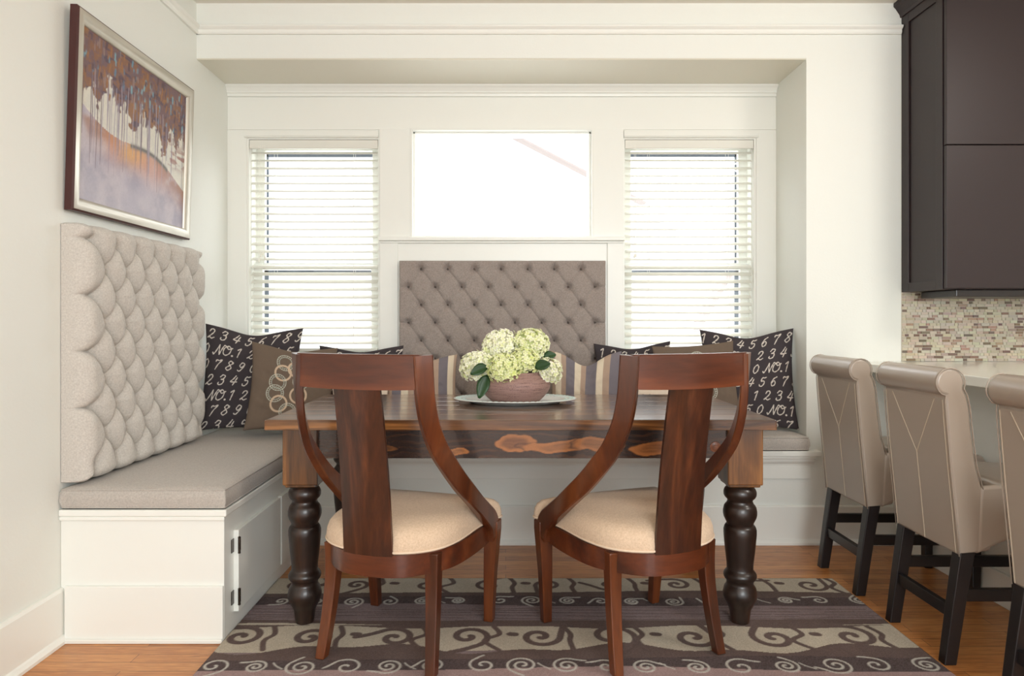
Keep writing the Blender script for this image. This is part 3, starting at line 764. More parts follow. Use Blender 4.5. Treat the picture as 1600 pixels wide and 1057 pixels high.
# striped pillows
def stripes(w, h, seq):
    cv = Canvas(w, h, .0025, (108, 102, 108)); x = 0
    tot = sum(q for _, q in seq)
    for c, q in seq:
        m = ((cv.U/w >= x/tot) & (cv.U/w < (x+q)/tot))*1.; cv.blend(m, {'b': (126, 120, 127), 'c': (228, 214, 192), 't': (182, 158, 140)}[c]); x += q
    return cv
sq = [('t', 1), ('c', 1.2), ('t', 1), ('b', 1.8), ('c', 1.2), ('t', 1), ('b', 2.2), ('c', 1.3), ('t', 1.3), ('b', 2.0)]
pillow('striped_pillow', stripes(.42, .42, sq), (108, 102, 110), .37, .42, .13, (.405, 3.56, ZB), math.radians(-12), math.radians(8), 'blue-grey, cream and tan striped pillow right of the flowers', seed=51, dip=.065, ear=.07)
pillow('striped_pillow', stripes(.42, .42, [('t', .8), ('b', 1.6), ('c', 1.2), ('t', 1), ('b', 2), ('c', 1.2), ('t', 1), ('b', 1.6), ('c', 1), ('t', .5)]), (108, 102, 110), .38, .40, .12, (-.435, 3.60, ZB), math.radians(8), math.radians(10), 'blue-grey, cream and tan striped pillow left of the flowers', seed=55, dip=.03, ear=.07)

# ------------------------------------------------------------------ farmhouse table
TX0, TX1, TY0, TY1, TZ = -.854, .961, 2.47, 3.33, .771
tcx, tcy = (TX0+TX1)/2, (TY0+TY1)/2
RZ = .0130
t = empty('dining_table', (tcx, tcy, RZ), 0, 'rustic dark-stained farmhouse table with turned legs standing on the rug', 'table')
top = MB(); W2, D2 = (TX1-TX0)/2, (TY1-TY0)/2; nb = 6
for k in range(nb):
    a = -D2+2*D2*k/nb; c = -D2+2*D2*(k+1)/nb
    top.box(-W2, W2, a+(.0012 if k else 0), c-(.0012 if k < nb-1 else 0), TZ-RZ-.030, TZ-RZ)
top.build('tabletop', M['table_top'], t, bevel=.003)
ed = MB().box(-W2, W2, -D2-.003, -D2, TZ-RZ-.037, TZ-RZ-.002).box(-W2, W2, D2, D2+.003, TZ-RZ-.037, TZ-RZ-.002).box(-W2-.003, -W2, -D2-.003, D2+.003, TZ-RZ-.037, TZ-RZ-.002).box(W2, W2+.003, -D2-.003, D2+.003, TZ-RZ-.037, TZ-RZ-.002)
ed.build('tabletop_edge', M['table_edge'], t, bevel=.001)
LX = (-.742-tcx, .866-tcx); LY = (2.566-tcy, TY1-.096-tcy)
az0, az1 = .624-RZ, TZ-RZ-.0375
aw, ah = LX[1]-LX[0]-.12, az1-az0
cv = Canvas(aw, ah, .003, (44, 30, 26)); U = cv.U; V_ = cv.V
w1 = vnoise(cv.ny, cv.nx, 3, 18, 61, 3)
for q, c_, s_ in ((.5, (74, 48, 32), 1), (.62, (102, 66, 40), 2), (.4, (30, 20, 18), 3)):
    st = np.sin((V_+.012*np.sin(U*5+s_)+.03*w1)*(210+40*s_))
    cv.blend(np.clip(st, 0, 1)*.5*vnoise(cv.ny, cv.nx, 3, 14, 70+s_, 2), c_)
def burl(u0, v0, ru, rv, wob, edge=(170, 108, 60), core=(138, 88, 50)):
    dd = np.hypot((U-u0)/ru, (V_-v0-wob*np.sin((U-u0)/ru*3.0))/rv)+.35*(vnoise(cv.ny, cv.nx, 6, 40, int(u0*100)+3, 2)-.5)
    cv.blend(np.clip((1-dd)*12, 0, 1), edge); cv.blend(np.clip((.78-dd)*4, 0, 1)*.8, core)
    cv.blend(np.clip((.6-dd)*5, 0, 1)*np.clip(np.sin(V_*420+12*w1)*.7, 0, 1)*.6, (96, 56, 34))
    cv.blend(np.clip(1-np.abs(dd-1.12)*12, 0, 1)*.6, (26, 18, 18))
burl(.72, .055, .075, .035, 0, core=(112, 68, 42)); burl(.90, .045, .16, .022, .008); burl(1.02, .05, .10, .026, -.004)
burl(.50, .022, .05, .014, .004); burl(1.22, .035, .09, .026, .006); burl(.20, .03, .10, .012, .006, (112, 72, 42), (84, 54, 34))
P = np.stack([U-aw/2, np.full(U.shape, -.0005), V_], -1)
fa = MB().box(LX[0]+.06, LX[1]-.06, LY[0]-.045, LY[0]-.020, az0, az1).build('apron', M['table_apron'], t, bevel=.003)
fg = grid_mesh('apron_face', P, attr_mat('flame_grain_pine', .25, .1, 200, .5, .15, .4), fa, cv.C); fg.location = ((LX[0]+LX[1])/2, LY[0]-.0452, az0)
MB().box(LX[0]+.06, LX[1]-.06, LY[1]+.020, LY[1]+.045, az0, az1).build('apron', M['table_apron'], t, bevel=.003)
for x in LX: MB().box(x-.0125, x+.0125, LY[0]+.06, LY[1]-.06, az0, az1).build('apron', M['table_apron'], t, bevel=.003)
# knot in the apron
kn = MB(); kn.lathe([(.0001, .0022), (.006, .002), (.0065, .0012), (.013, .0016), (.014, .001), (.019, .0012), (.020, .0)], 24)
kno = kn.build('knot', wood('knot_wood', [(84, 44, 22), (150, 84, 44)], 'z', 30, 1, .3), t, smooth=40); kno.location = (LX[1]-.105, LY[0]-.0455, .665-RZ); kno.rotation_euler = (math.pi/2, 0, 0)
pf = [(357, 62), (362, 71), (375, 62), (385, 70), (395, 74), (405, 75), (415, 74), (425, 69), (436, 58), (444, 57), (450, 60), (456, 62), (460, 67), (470, 73), (490, 77), (506, 77), (520, 74), (535, 67), (545, 62), (555, 60), (558, 66), (566, 71), (580, 75), (600, 75), (625, 73), (680, 68), (740, 61), (765, 60), (772, 62), (780, 69), (788, 74), (797, 76), (806, 74), (815, 69), (822, 62), (835, 61), (843, 64), (855, 72), (880, 78), (895, 78), (910, 74), (935, 62), (950, 54), (960, 50), (975, 48), (1000, 45), (1020, 42)]
prof = [(h*.000783, .525-RZ-(y-357)/663*(.525-RZ)) for y, h in pf][::-1]; prof[0] = (prof[0][0], 0.0)
def table_leg(x, y):
    l = MB().lathe(prof, 40, (x, y, 0)); o = l.build('leg', M['turned'], t, smooth=50)
    blk = MB().box(x-.0635, x+.0635, y-.0635, y+.0635, .525-RZ+.003, TZ-RZ-.0375)
    blk.box(x-.057, x+.057, y-.057, y+.057, .519-RZ, .525-RZ+.004)
    blk.build('leg_block', M['table_leg'], o, bevel=.005)
for x in LX:
    for y in LY: table_leg(x, y)

# ------------------------------------------------------------------ platter, bowl, hydrangeas
px_, py_ = .041, 3.0
o = MB().lathe([(.0001, .004), (.170, .004), (.185, .007), (.205, .014), (.235, .019), (.262, .021), (.265, .0195), (.263, .017), (.235, .013), (.205, .006), (.190, 0), (.185, 0), (.180, .002), (.0001, .002)], 72, sx=1, sy=.68).build('oval_platter', M['platter'], None, smooth=40)
o.location = (px_, py_, TZ+.0005); tag(o, 'white oval platter on the table under the clay bowl', 'platter')
rp = MB()
for k in range(60):
    a = 2*math.pi*k/60
    for r, s in ((.222, .006), (.242, .008), (.254, .004)):
        x, y = r*math.cos(a+r*9), .68*r*math.sin(a+r*9)
        z = .0165 if r < .23 else .0195 if r < .25 else .0205
        pp = [(x+s*math.cos(q), y+s*.7*math.sin(q), z+.0006) for q in np.linspace(0, 2*math.pi, 7)]
        rp.tube(pp, .0007, 4)
rp.build('rim_relief', plain('pale_celadon_relief', (196, 214, 210), .15), o)
bo = MB().lathe([(.0001, 0), (.098, 0), (.104, .003), (.122, .020), (.140, .042), (.150, .062), (.151, .075), (.145, .092), (.131, .110), (.120, .120), (.117, .127), (.114, .129), (.111, .126), (.116, .117), (.138, .088), (.143, .070), (.130, .040), (.096, .010), (.0001, .008)], 64).build('clay_bowl', M['bowl'], None, smooth=60)
bo.location = (px_+.001, py_, TZ+.005); tag(bo, 'round dusty-rose clay bowl holding the hydrangeas on the platter', 'bowl')

def hydrangea(c, r, green, seed, label, stem_to, leaves=()):
    rg = np.random.default_rng(seed)
    t = empty('hydrangea', (stem_to[0], stem_to[1], stem_to[2]), 0, label, 'flower', None)
    off = np.array(c)-np.array(stem_to)
    nf = int(230*(r/.07)**2); V = []; F = []; C = []
    cream = np.array([254, 252, 242]); lime = np.array([232, 238, 168]); wht = np.array([252, 250, 242])
    # dense rounded heart
    nu, nv = 20, 12
    for j in range(nv+1):
        for i in range(nu):
            ph = math.pi*j/nv; th = 2*math.pi*i/nu; q = r*.82
            V.append(off+np.array([q*math.sin(ph)*math.cos(th), q*math.sin(ph)*math.sin(th), q*.9*math.cos(ph)])); C.append(srgb(*(216, 224, 160))[:3] if green > .4 else srgb(232, 232, 200)[:3])
    for j in range(nv):
        for i in range(nu): F.append((j*nu+i, (j+1)*nu+i, (j+1)*nu+(i+1) % nu, j*nu+(i+1) % nu))
    for k in range(nf):
        z = 1-1.75*(k+.5)/nf; th = k*2.39996; s = math.sqrt(max(0, 1-z*z))
        d = np.array([s*math.cos(th), s*math.sin(th), z]); d += rg.normal(0, .07, 3); d /= np.linalg.norm(d)
        rad = r*(1+rg.normal(0, .045)); p = off+d*np.array([1, 1, .92])*rad
        a = np.cross(d, [0, .2, 1]); a /= np.linalg.norm(a); b2 = np.cross(d, a)
        tl = rg.normal(0, .25, 2); d2 = d+tl[0]*a+tl[1]*b2; d2 /= np.linalg.norm(d2); a = np.cross(d2, b2); a /= np.linalg.norm(a); b2 = np.cross(d2, a)
        ps = .0105*(1+rg.normal(0, .15)); rot = rg.random()*6.28
        g = np.clip(green+rg.normal(0, .18)+.25*(vnoise_pt(d*2.2+seed)), 0, 1)
        col = lime*g+cream*(1-g); col = col+(wht-col)*rg.random()*.35
        cc = srgb(*np.clip(col, 0, 255)); ci = srgb(*np.clip(col*np.array([.92, .95, .74]), 0, 255))
        for m in range(4):
            q = rot+m*math.pi/2; e1 = math.cos(q)*a+math.sin(q)*b2; e2 = -math.sin(q)*a+math.cos(q)*b2
            n = len(V)
            V += [p, p+e1*ps*.55+e2*ps*.48+d2*.003, p+e1*ps*1.05+d2*.0015+e2*ps*.22, p+e1*ps*1.05+d2*.0015-e2*ps*.22, p+e1*ps*.55-e2*ps*.48+d2*.003]
            C += [ci[:3], cc[:3], cc[:3], cc[:3], cc[:3]]; F += [(n, n+1, n+2, n+3), (n, n+3, n+4, n)]
    F = [f if len(set(f)) == 4 else (f[0], f[1], f[2]) for f in F]
    me = bpy.data.meshes.new('flower_head'); me.from_pydata([tuple(map(float, v)) for v in V], [], F); me.update()
    at = me.color_attributes.new('pattern', 'FLOAT_COLOR', 'POINT'); at.data.foreach_set('color', np.array([tuple(c_)+(1,) for c_ in C], np.float32).ravel())
    me.materials.append(M['floret']); h = bpy.data.objects.new('flower_head', me); COL.objects.link(h); h.parent = t
    mid = off*.5; mid[2] -= .01
    MB().tube(spline([(0, 0, 0), tuple(mid*np.array([.7, .7, 1.1])), tuple(off*.85)], 6), .0035, 8).build('stem', M['stem'], t, smooth=180)
    for (bx, by, bz, dx, dy, dz, L) in leaves:
        l = []; nn = 9; dirv = Vector((dx, dy, dz)).normalized(); side = dirv.cross(Vector((0, -1, .3))).normalized(); upv = side.cross(dirv)
        for i in range(nn):
            q = i/(nn-1); wd = .32*L*math.sin(math.pi*min(1, q*.93+.04))**.8; cen = Vector((bx, by, bz))-Vector(stem_to)+dirv*L*q+Vector((0, 0, -.25*L*q*q))
            l.append([tuple(cen+side*wd*e_+upv*(-abs(e_)*wd*-.35+.002*math.sin(q*28)*abs(e_))) for e_ in (-1, -.5, 0, .5, 1)])
        Pl = np.array(l); lo = grid_mesh('leaf', Pl, M['leaf'], t); so = lo.modifiers.new('s', 'SOLIDIFY'); so.thickness = .0006
def vnoise_pt(p): return math.sin(p[0]*3.1+1.3)*math.sin(p[1]*2.7+p[2]*3.3)
bc = (px_, py_, TZ+.02)
def st(dx, dy): return (px_+dx, py_+dy, TZ+.0135)
hydrangea((-.118, 2.975, .925), 0.073, .10, 1, 'cream hydrangea head at the far left of the bowl, hanging low', st(-.045, -.01), [(-.075, 2.895, .930, -.9, -.3, -.1, .075), (-.075, 2.915, .895, -.5, -.3, -1, .085)])
hydrangea((-.018, 3.045, 1.008), 0.081, .10, 2, 'large cream hydrangea head at the top left of the bouquet', st(-.02, .03))
hydrangea((.108, 3.035, 1.018), 0.077, .42, 3, 'pale green hydrangea head at the top right, highest of the bouquet', st(.03, .03), [(.165, 3.0, .965, .9, -.1, .5, .06)])
hydrangea((-.006, 2.905, .920), 0.069, .72, 4, 'lime green hydrangea head drooping over the front rim of the bowl', st(-.01, -.03))
hydrangea((.080, 2.945, .950), 0.061, .75, 5, 'lime green hydrangea head in the middle of the bouquet', st(.02, -.02))
hydrangea((.182, 2.975, .907), 0.059, .12, 6, 'cream hydrangea head at the right edge of the bowl', st(.05, 0), [(.125, 2.895, .925, .85, -.2, .6, .075)])

# ------------------------------------------------------------------ dining chairs
def make_chair(label):
    t = empty('dining_chair', (0, 0, RZ), 0, label, 'chair', 'cherry splat-back dining chairs')
    z = lambda a: a-RZ
    for s in (-1, 1):
        # curved side stile from the top rail forward to the front leg
        path = [(.216, -.108, 1.02), (.217, -.104, .96), (.219, -.097, .89), (.224, -.075, .81), (.233, -.030, .73), (.242, .032, .665), (.249, .105, .60), (.255, .185, .54), (.259, .260, .485), (.261, .325, .44), (.261, .375, .405), (.260, .400, .37), (.259, .408, .335)]
        pp = spline(path, 5); fr = []; n = len(pp)
        for i, p in enumerate(pp):
            a = Vector(pp[max(i-1, 0)]); b_ = Vector(pp[min(i+1, n-1)]); T = (b_-a).normalized()
            q = i/(n-1); th = math.radians(38+52*min(1, q*1.5)); 
            W = Vector((math.cos(th), math.sin(th), 0)); W = (W-T*W.dot(T)).normalized(); Hh = T.cross(W)
            wd = .029+.004*q+.009*max(0, q-.6)/.4; tk = .0125+.002*q
            P = Vector(p); sec = []
            for (u, v) in ((-1, -.7), (-.85, -1), (.85, -1), (1, -.7), (1, .7), (.85, 1), (-.85, 1), (-1, .7)):
                c = P+W*wd*u+Hh*tk*v; sec.append((s*c.x, c.y, z(c.z)))
            fr.append(sec)
        MB().sweep(fr).build('stile', M['cherry'], t, smooth=35)
        # front leg
        fr = []
        for (u, v, zz, h) in ((.234, .436, RZ, .0165), (.242, .428, .2, .021), (.252, .424, .36, .026), (.252, .424, .392, .026)):
            fr.append([(s*u+a*h, v+b_*h, z(zz)) for a, b_ in ((-1, -1), (1, -1), (1, 1), (-1, 1))])
        MB().sweep(fr).build('leg', M['cherry'], t, bevel=.003)
        # sabre rear leg
        pts = spline([(.197, -.002, RZ), (.190, .022, .12), (.184, .042, .24), (.182, .048, .32), (.182, .048, .385)], 5); fr = []
        for i, p in enumerate(pts):
            h = .0165+.0075*i/(len(pts)-1)
            fr.append([(s*p[0]+a*h, p[1]+b_*h, z(p[2])) for a, b_ in ((-1, -1), (1, -1), (1, 1), (-1, 1))])
        MB().sweep(fr).build('leg', M['cherry'], t, bevel=.003, smooth=35)
    # top rail
    fr = []
    for u in np.linspace(-.210, .210, 17):
        v = -.108-.020*(1-(u/.21)**2); lift = .004*(1-(u/.21)**2)
        fr.append([(u, v-.013, z(.918-lift)), (u, v-.015, z(1.018)), (u, v-.010, z(1.022)), (u, v+.010, z(1.022)), (u, v+.013, z(1.018)), (u, v+.013, z(.918-lift))])
    MB().sweep(fr).build('top_rail', M['cherry_x'], t, smooth=35)
    # splat
    fr = []
    for (q) in np.linspace(0, 1, 9):
        zz = .388+(.925-.388)*q; v = -.052-.072*q+.010*math.sin(math.pi*q); h = .086-.006*q
        fr.append([(-h, v+.002, z(zz)), (-h*.4, v-.009, z(zz)), (h*.4, v-.009, z(zz)), (h, v+.002, z(zz)), (h, v+.012, z(zz)), (h*.4, v+.004, z(zz)), (-h*.4, v+.004, z(zz)), (-h, v+.012, z(zz))])
    MB().sweep(fr).build('splat', M['splat'], t, smooth=30)
    # seat frame: curved apron
    plan = spline([(-.238, .41), (-.240, .28), (-.222, .13), (-.18, .045), (-.10, -.030), (0, -.048), (.10, -.030), (.18, .045), (.222, .13), (.240, .28), (.238, .41)], 6)
    fr = []
    for i, p in enumerate(plan):
        a = plan[max(i-1, 0)]; b_ = plan[min(i+1, len(plan)-1)]; d = Vector((b_[0]-a[0], b_[1]-a[1])).normalized(); n_ = Vector((-d.y, d.x))
        o_ = .012
        fr.append([(p[0]-n_.x*o_, p[1]-n_.y*o_, z(.322)), (p[0]-n_.x*o_, p[1]-n_.y*o_, z(.392)), (p[0]+n_.x*o_, p[1]+n_.y*o_, z(.392)), (p[0]+n_.x*o_, p[1]+n_.y*o_, z(.322))])
    sr = MB().sweep(fr); sr.box(-.235, .235, .40, .424, z(.322), z(.392)); sr.build('seat_frame', M['cherry_x'], t, smooth=40)
    # seat cushion
    out = spline([(-.235, .464), (-.276, .448), (-.262, .40), (-.243, .30), (-.232, .13), (-.195, .025), (-.11, -.040), (0, -.056), (.11, -.040), (.195, .025), (.232, .13), (.243, .30), (.262, .40), (.276, .448), (.235, .464), (0, .472)], 5, True)
    cen = np.array([0, .21]); V = []; F = []; nn = len(out)
    rings = [(.93, .392), (.985, .393), (1.0, .400), (1.005, .412), (.995, .432), (.97, .449), (.92, .463), (.82, .474), (.65, .482), (.45, .487), (.25, .489), (.05, .490)]
    for sc_, zz in rings:
        for (u, v) in out:
            uu = cen[0]+(u-cen[0])*sc_; vv = cen[1]+(v-cen[1])*sc_
            if abs(u) < .086 and v < 0 and vv < -.036: vv = -.036
            V.append((uu, vv, z(zz)))
    for i in range(len(rings)-1):
        for k in range(nn): F.append((i*nn+k, i*nn+(k+1) % nn, (i+1)*nn+(k+1) % nn, (i+1)*nn+k))
    F.append(tuple(range(nn-1, -1, -1))); F.append(tuple(range((len(rings)-1)*nn, len(rings)*nn)))
    cu = mesh_obj('seat_cushion', V, F, M['seat_fabric'], t, smooth=180)
    pp = [(u*1.005, (.21+(v-.21)*1.005) if not (abs(u) < .086 and v < 0) else -.038, z(.400)) for u, v in out]; pp.append(pp[0])
    MB().tube(pp, .0038, 6).build('piping', M['piping'], cu, smooth=180)
    return t
ch = make_chair('left one of the two cherry dining chairs, nearest the storage bench')
ch2 = copy_tree(ch); ch2['label'] = 'right one of the two cherry dining chairs, nearest the stools'
ch.location = (-.418, 2.23, RZ); ch.rotation_euler = (0, 0, math.radians(-18))
ch2.location = (.53, 2.25, RZ); ch2.rotation_euler = (0, 0, math.radians(22))

# ------------------------------------------------------------------ counter stools
def make_stool(label):
    t = empty('counter_stool', (0, 0, 0), 0, label, 'bar stool', 'taupe leather counter stools')
    hu = .182
    side = [(.043, .357), (.030, .50), (.016, .64), (.004, .78), (-.002, .862), (.000, .880)]
    arc = [(.015+.047*math.cos(math.radians(a)), .922+.047*math.sin(math.radians(a))) for a in range(232, -31, -16)]
    front = [(.070, .878), (.078, .84), (.086, .76), (.100, .65), (.125, .56), (.150, .50), (.150, .375)]
    b = MB().prism(side+arc+front, 'x', -hu, hu); bk = b.build('backrest', M['leather'], t, smooth=40, bevel=.010, seg=3)
    prof = [(.10, .362), (.16, .392), (.24, .425), (.34, .442), (.50, .448), (.524, .46), (.530, .545), (.515, .572), (.45, .588), (.34, .594), (.22, .592), (.12, .585), (.11, .58)]
    MB().prism(prof, 'x', -hu-.003, hu+.003).build('seat', M['leather'], t, smooth=45, bevel=.014, seg=3)
    th = lambda z_: np.interp(z_, [.357, .50, .64, .78, .862], [.043, .030, .016, .004, -.002])-.0008
    def thread(us, n=14): return [(u, float(th(z_)), z_) for u, z_ in us]
    sm_ = MB()
    sm_.tube(thread([(-.125+.125*q, .865-.20*q) for q in np.linspace(0, 1, 12)]), .0016, 5)
    sm_.tube(thread([(.125-.125*q, .865-.20*q) for q in np.linspace(0, 1, 12)]), .0016, 5)
    sm_.tube(thread([(0, .665-.30*q) for q in np.linspace(0, 1, 12)]), .0016, 5)
    for s in (-1, 1): sm_.tube(thread([(s*.168, .865-.50*q) for q in np.linspace(0, 1, 14)]), .0016, 5)
    sm_.build('stitching', M['thread'], bk)
    for s in (-1, 1):   # piping around the roll ends and down the back edge
        pts = [(s*(hu+.0005), y, z_) for y, z_ in side[::-1][::-1]+arc+front[:5]]
        MB().tube(pts, .0022, 6).build('edge_piping', M['leather'], bk, smooth=180)
    for s in (-1, 1):
        fr = []
        for (v, zz, h) in ((.018, 0, .018), (.046, .20, .020), (.072, .37, .022)):
            fr.append([(s*.160+a*h, v+b_*h*1.1, zz) for a, b_ in ((-1, -1), (1, -1), (1, 1), (-1, 1))])
        MB().sweep(fr).build('leg', M['espresso'], t, bevel=.003)
        fr = []
        for (v, zz, h) in ((.492, 0, .017), (.490, .455, .020)):
            fr.append([(s*.160+a*h, v+b_*h, zz) for a, b_ in ((-1, -1), (1, -1), (1, 1), (-1, 1))])
        MB().sweep(fr).build('leg', M['espresso'], t, bevel=.003)
        MB().box(s*.160-.010, s*.160+.010, .055, .48, .205, .245).build('stretcher', M['espresso'], t, bevel=.002)
    MB().box(-.150, .150, .028, .050, .145, .185).build('stretcher', M['espresso'], t, bevel=.002)
    MB().box(-.150, .150, .480, .502, .145, .185).build('stretcher', M['espresso'], t, bevel=.002)
    return t
s1 = make_stool('taupe leather counter stool nearest the window wall, farthest from the camera')
s2 = copy_tree(s1); s2['label'] = 'taupe leather counter stool in the middle of the three along the peninsula'
s3 = copy_tree(s1); s3['label'] = 'taupe leather counter stool cut off by the right edge of the picture, nearest the camera'
for s_, y in ((s1, 3.008), (s2, 2.437), (s3, 1.838)):
    s_.location = (1.430, y, 0); s_.rotation_euler = (0, 0, -math.pi/2)

# ------------------------------------------------------------------ peninsula, backsplash, wall cabinet
t = empty('kitchen_peninsula', (2.3, 2.35, 0), 0, 'white peninsula base behind the counter stools', 'cabinet')
MB().box(1.965-2.3, .5, -1.15, Y1-2.35-.001, 0, .880).build('body', M['trim'], t)
MB().box(1.965-2.3-.016, 1.965-2.3, -1.15, Y1-2.35-.03, 0, .13).build('base_board', M['trim'], t, bevel=.003)
o = MB().box(1.72, 3.3, 1.15, Y1-.001, .882, .920).build('countertop', M['quartz'], None, bevel=.003); tag(o, 'white quartz countertop running over the peninsula behind the stools', 'countertop')
bs = empty('tile_backsplash', (2.6, Y1, .921), 0, 'mosaic backsplash of beige and brown strip tiles under the dark cabinet', 'backsplash')
MB().box(1.994-2.6, .7, -.006, -.0005, 0, .36).build('grout', plain('pale_grout', (214, 206, 194), .8), bs)
rr = random.Random(12); V = []; F = []; C = []
pal = [(202, 192, 172)]*7+[(192, 181, 160)]*6+[(208, 199, 180)]*5+[(140, 118, 102)]*2+[(120, 102, 90)]*2+[(172, 146, 130)]*2+[(184, 166, 150)]
rh = .0137; L_ = [.018, .027, .036, .044]
for r in range(26):
    x = 1.994-2.6-rr.random()*.03; z0 = r*rh+.001
    while x < .7:
        L = rr.choice(L_); a, b_ = max(x, 1.994-2.6)+.0007, min(x+L, .7)-.0007
        if b_-a > .003:
            n = len(V); y = -.0085-rr.random()*.0008
            V += [(a, -.006, z0), (b_, -.006, z0), (b_, -.006, z0+rh-.0016), (a, -.006, z0+rh-.0016), (a+.0003, y, z0+.0003), (b_-.0003, y, z0+.0003), (b_-.0003, y, z0+rh-.0019), (a+.0003, y, z0+rh-.0019)]
            F += [(n+4, n+5, n+6, n+7), (n, n+1, n+5, n+4), (n+1, n+2, n+6, n+5), (n+2, n+3, n+7, n+6), (n+3, n, n+4, n+7)]
            c = srgb(*[min(255, q+rr.randint(-6, 6)) for q in rr.choice(pal)]); C += [c]*8
        x += L
me = bpy.data.meshes.new('tiles'); me.from_pydata(V, [], F); me.update()
at = me.color_attributes.new('pattern', 'FLOAT_COLOR', 'POINT'); at.data.foreach_set('color', np.array(C, np.float32).ravel())
me.materials.append(M['tile']); o = bpy.data.objects.new('tiles', me); COL.objects.link(o); o.parent = bs

CX, CY = 1.994, 3.145; CB = 1.268
t = empty('wall_cabinet', (CX, Y1, CB), 0, 'dark espresso wall cabinet reaching the ceiling at the right', 'cabinet')
def cb(name, x0, x1, y0, y1, z0, z1, mat='cabinet', bevel=.0015, par=None): return MB().box(x0-CX, x1-CX, y0-Y1, y1-Y1, z0-CB, z1-CB).build(name, M[mat], par or t, bevel=bevel)
cb('body', CX+.008, 3.2, CY+.024, Y1-.001, CB, ZC-.002)
b = MB()  # side panel frame
for q in ((CX, CX+.008, CY+.026, CY+.075, CB, ZC-.05), (CX, CX+.008, Y1-.062, Y1-.001, CB, ZC-.05), (CX, CX+.008, CY+.075, Y1-.062, CB, CB+.045), (CX, CX+.008, CY+.075, Y1-.062, ZC-.12, ZC-.05)):
    b.box(q[0]-CX, q[1]-CX, q[2]-Y1, q[3]-Y1, q[4]-CB, q[5]-CB)
b.build('side_frame', M['cabinet'], t, bevel=.0015)
cb('door', CX+.004, 2.60, CY, CY+.021, CB+.004, 1.920)
cb('door', CX+.004, 2.60, CY, CY+.021, 1.925, ZC-.06)
cb('door', 2.604, 3.19, CY, CY+.021, CB+.004, 1.920)
cb('door', 2.604, 3.19, CY, CY+.021, 1.925, ZC-.06)
pf_ = [(0, ZC-.075), (.006, ZC-.075), (.010, ZC-.06), (.030, ZC-.030), (.040, ZC-.020), (.040, ZC-.002), (0, ZC-.002)]
fr = []
for q in range(len(pf_)): pass
secs = [[(-d, 0-.001, z_-CB) for d, z_ in pf_], [(-d, (CY-Y1)-d, z_-CB) for d, z_ in pf_], [(3.2-CX, (CY-Y1)-d, z_-CB) for d, z_ in pf_]]
MB().sweep(secs).build('crown', M['cabinet'], t, bevel=.001)
o = MB().box(2.06, 2.9, CY+.03, CY+.30, CB-.034, CB-.001).build('range_hood', plain('black_hood_metal', (34, 28, 28), .3), None, bevel=.004); tag(o, 'slim black range hood fixed under the dark wall cabinet', 'range hood')

# ------------------------------------------------------------------ rug
RX0, RX1, RY0, RY1 = -.980, 1.410, 1.35, 3.0
DK = (96, 84, 84); CR = (200, 190, 173); MV = (142, 126, 127); LM = (172, 148, 146); WL_ = (200, 196, 188); BR = (112, 96, 92)
cv = Canvas(RX1-RX0, RY1-RY0, .0036, MV)
D = cv.h-cv.V     # distance from the back edge
def wav(a, s, f=2.2): return a*np.sin(cv.U*f+s)+a*.5*np.sin(cv.U*f*2.3+s*2)
def band(d0, d1, col, s0=0, s1=0, a=.012, hgt=None):
    cv.blend(((D >= d0+(wav(a, s0) if d0 > 0 else 0)) & (D < d1+wav(a, s1)))*1., col, hgt)
for rep in (0, .92):
    band(rep+0, rep+.175, CR, 1, 1, hgt=.0)
    band(rep+.155, rep+.225, BR, 1, 3, .012); band(rep+.205, rep+.290, DK, 3, 4)
    band(rep+.285, rep+.47, MV, 4, 5); band(rep+.420, rep+.475, BR, 6, 5, .006)
    band(rep+.462, rep+.675, CR, 5, 9, .012)
    cv.blend(((D >= rep+.645+.028*np.sin(cv.U*7.3+1)+.016*np.sin(cv.U*17)) & (D < rep+.745))*1., BR)
    cv.blend(((D >= rep+.462) & (D < rep+.478+.014*np.sin(cv.U*9+2)))*1., BR); band(rep+.715, rep+.815, DK, 7, 2, .012)
    band(rep+.79, rep+.925, LM, 2, 2, .016)
    for k in range(5):   # fine dark lines in the mauve band
        d0 = rep+.315+k*.022
        for seg in range(6):
            x0 = seg*.42+.1*math.sin(k*3+seg); pts = [(x, cv.h-(d0+.010*math.sin(x*3.1+k*.8))) for x in np.linspace(x0, x0+.36, 24)]
            cv.stroke(pts, .0045, BR, .003, -1)
def spiral(cx, d, r, turns, sgn, ph, wd, col, tail=0, ysc=1.0):
    n = int(26*turns); pts = []
    for k in range(n+1):
        q = k/n; a = ph+sgn*q*turns*2*math.pi; rr_ = r*(.12+.88*q)
        pts.append((cx+rr_*math.cos(a), cv.h-d+rr_*math.sin(a)*ysc))
    if tail:
        x, y = pts[-1]; x0, y0 = pts[-2]; dx, dy = x-x0, y-y0; l = math.hypot(dx, dy); dx, dy = dx/l, dy/l
        for k in range(1, 9): pts.append((x+dx*tail*k/8, y+dy*tail*k/8+(.25*tail*(k/8)**2)*(-1 if dy > 0 else 1)*.6))
    cv.stroke(pts, [wd]*len(pts), col, .004, 1 if col == WL_ else -.6)
rr = random.Random(7)
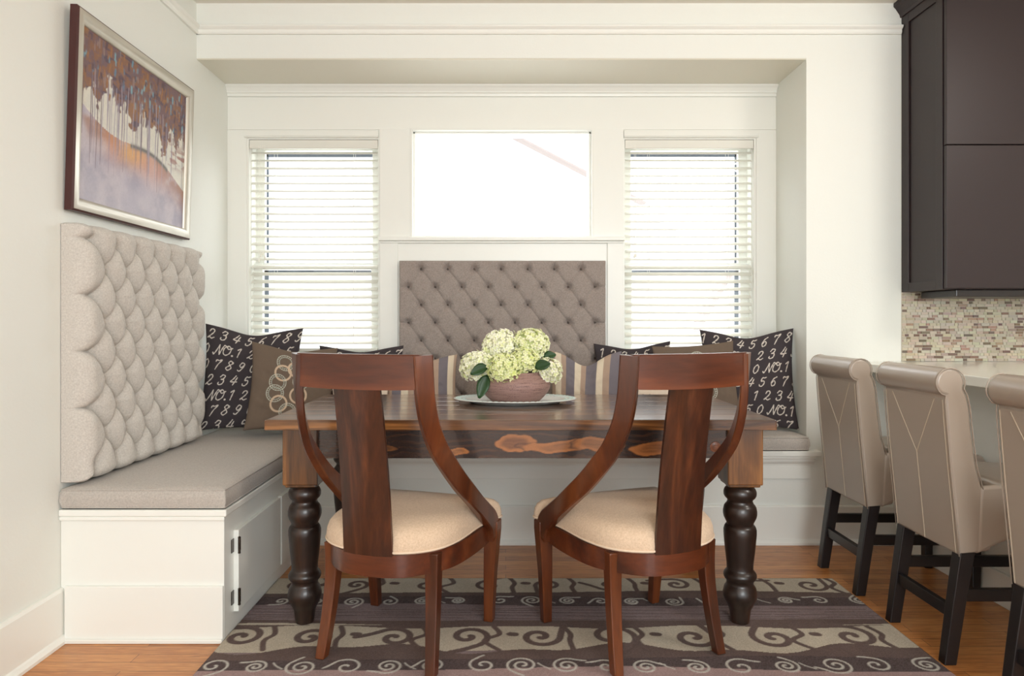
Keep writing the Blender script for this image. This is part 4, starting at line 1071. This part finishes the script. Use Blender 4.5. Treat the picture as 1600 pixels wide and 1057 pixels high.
for rep in (0, .92):
    x = .05; k = 0
    while x < 2.4:     # bold dark scrolls in the cream bands
        for (d, r) in ((rep+.075, .058), (rep+.555, .078)):
            if r == .058: xx = x+.06
            else: xx = x
            sg = 1 if (k+int(r*100)) % 2 else -1
            spiral(xx, d+rr.uniform(-.01, .01), r*rr.uniform(.85, 1.15), 1.25, sg, rr.uniform(0, 6), .024 if r > .06 else .019, BR, tail=.10)
            cv.stroke(spline([(xx+.09, cv.h-d+.08), (xx+.11, cv.h-d+.02), (xx+.075+rr.uniform(-.02, .05), cv.h-d-.03), (xx+.11, cv.h-d-.10)], 8), .019, BR, .004, -.6)
            if k % 2: cv.stroke([(xx+.15, cv.h-d+.02), (xx+.165, cv.h-d+.018)], .03, BR, .004, -.6)
        x += .27+rr.uniform(-.03, .03); k += 1
    x = .04; k = 0
    while x < 2.4:     # fine pale spirals in the dark bands
        for (d, r) in ((rep+.245, .036), (rep+.765, .046)):
            xx = x+(.05 if r < .04 else 0)
            spiral(xx, d+.008*math.sin(x*5), r*rr.uniform(.8, 1.2), 1.9 if k % 3 else 1.3, 1 if k % 2 else -1, rr.uniform(0, 6), 0.0075, WL_, tail=.04)
            if k % 3 == 1: cv.stroke(spline([(xx+.05, cv.h-d+.02), (xx+.065, cv.h-d), (xx+.09, cv.h-d-.02)], 6), .005, WL_, .003, 1)
        x += .145+rr.uniform(-.02, .025); k += 1
sp = np.random.default_rng(3).random(cv.U.shape)[..., None]
isdark = (cv.C.sum(-1) < .35)[..., None]
cv.C = cv.C*(1-.16*(sp-.5)*2*np.where(isdark, 1.6, .6))*(1+.16*(vnoise(cv.ny, cv.nx, 20, 60, 6, 3)-.5))[..., None]
Z = .011+.0014*cv.H+.0008*(sp[..., 0]-.5)
P = np.stack([cv.U-cv.w/2, cv.V-cv.h/2, Z], -1); Cc = np.pad(cv.C, ((1, 1), (1, 1), (0, 0)), 'edge'); P = np.pad(P, ((1, 1), (1, 1), (0, 0)), 'edge')
for sl in (np.s_[0, :], np.s_[-1, :], np.s_[:, 0], np.s_[:, -1]): P[sl][:, 2] = 0.001
o = grid_mesh('area_rug', P, M['rugm'], None, Cc); o.location = ((RX0+RX1)/2, (RY0+RY1)/2, 0)
tag(o, 'plum and cream area rug with swirl bands under the table and chairs', 'rug')
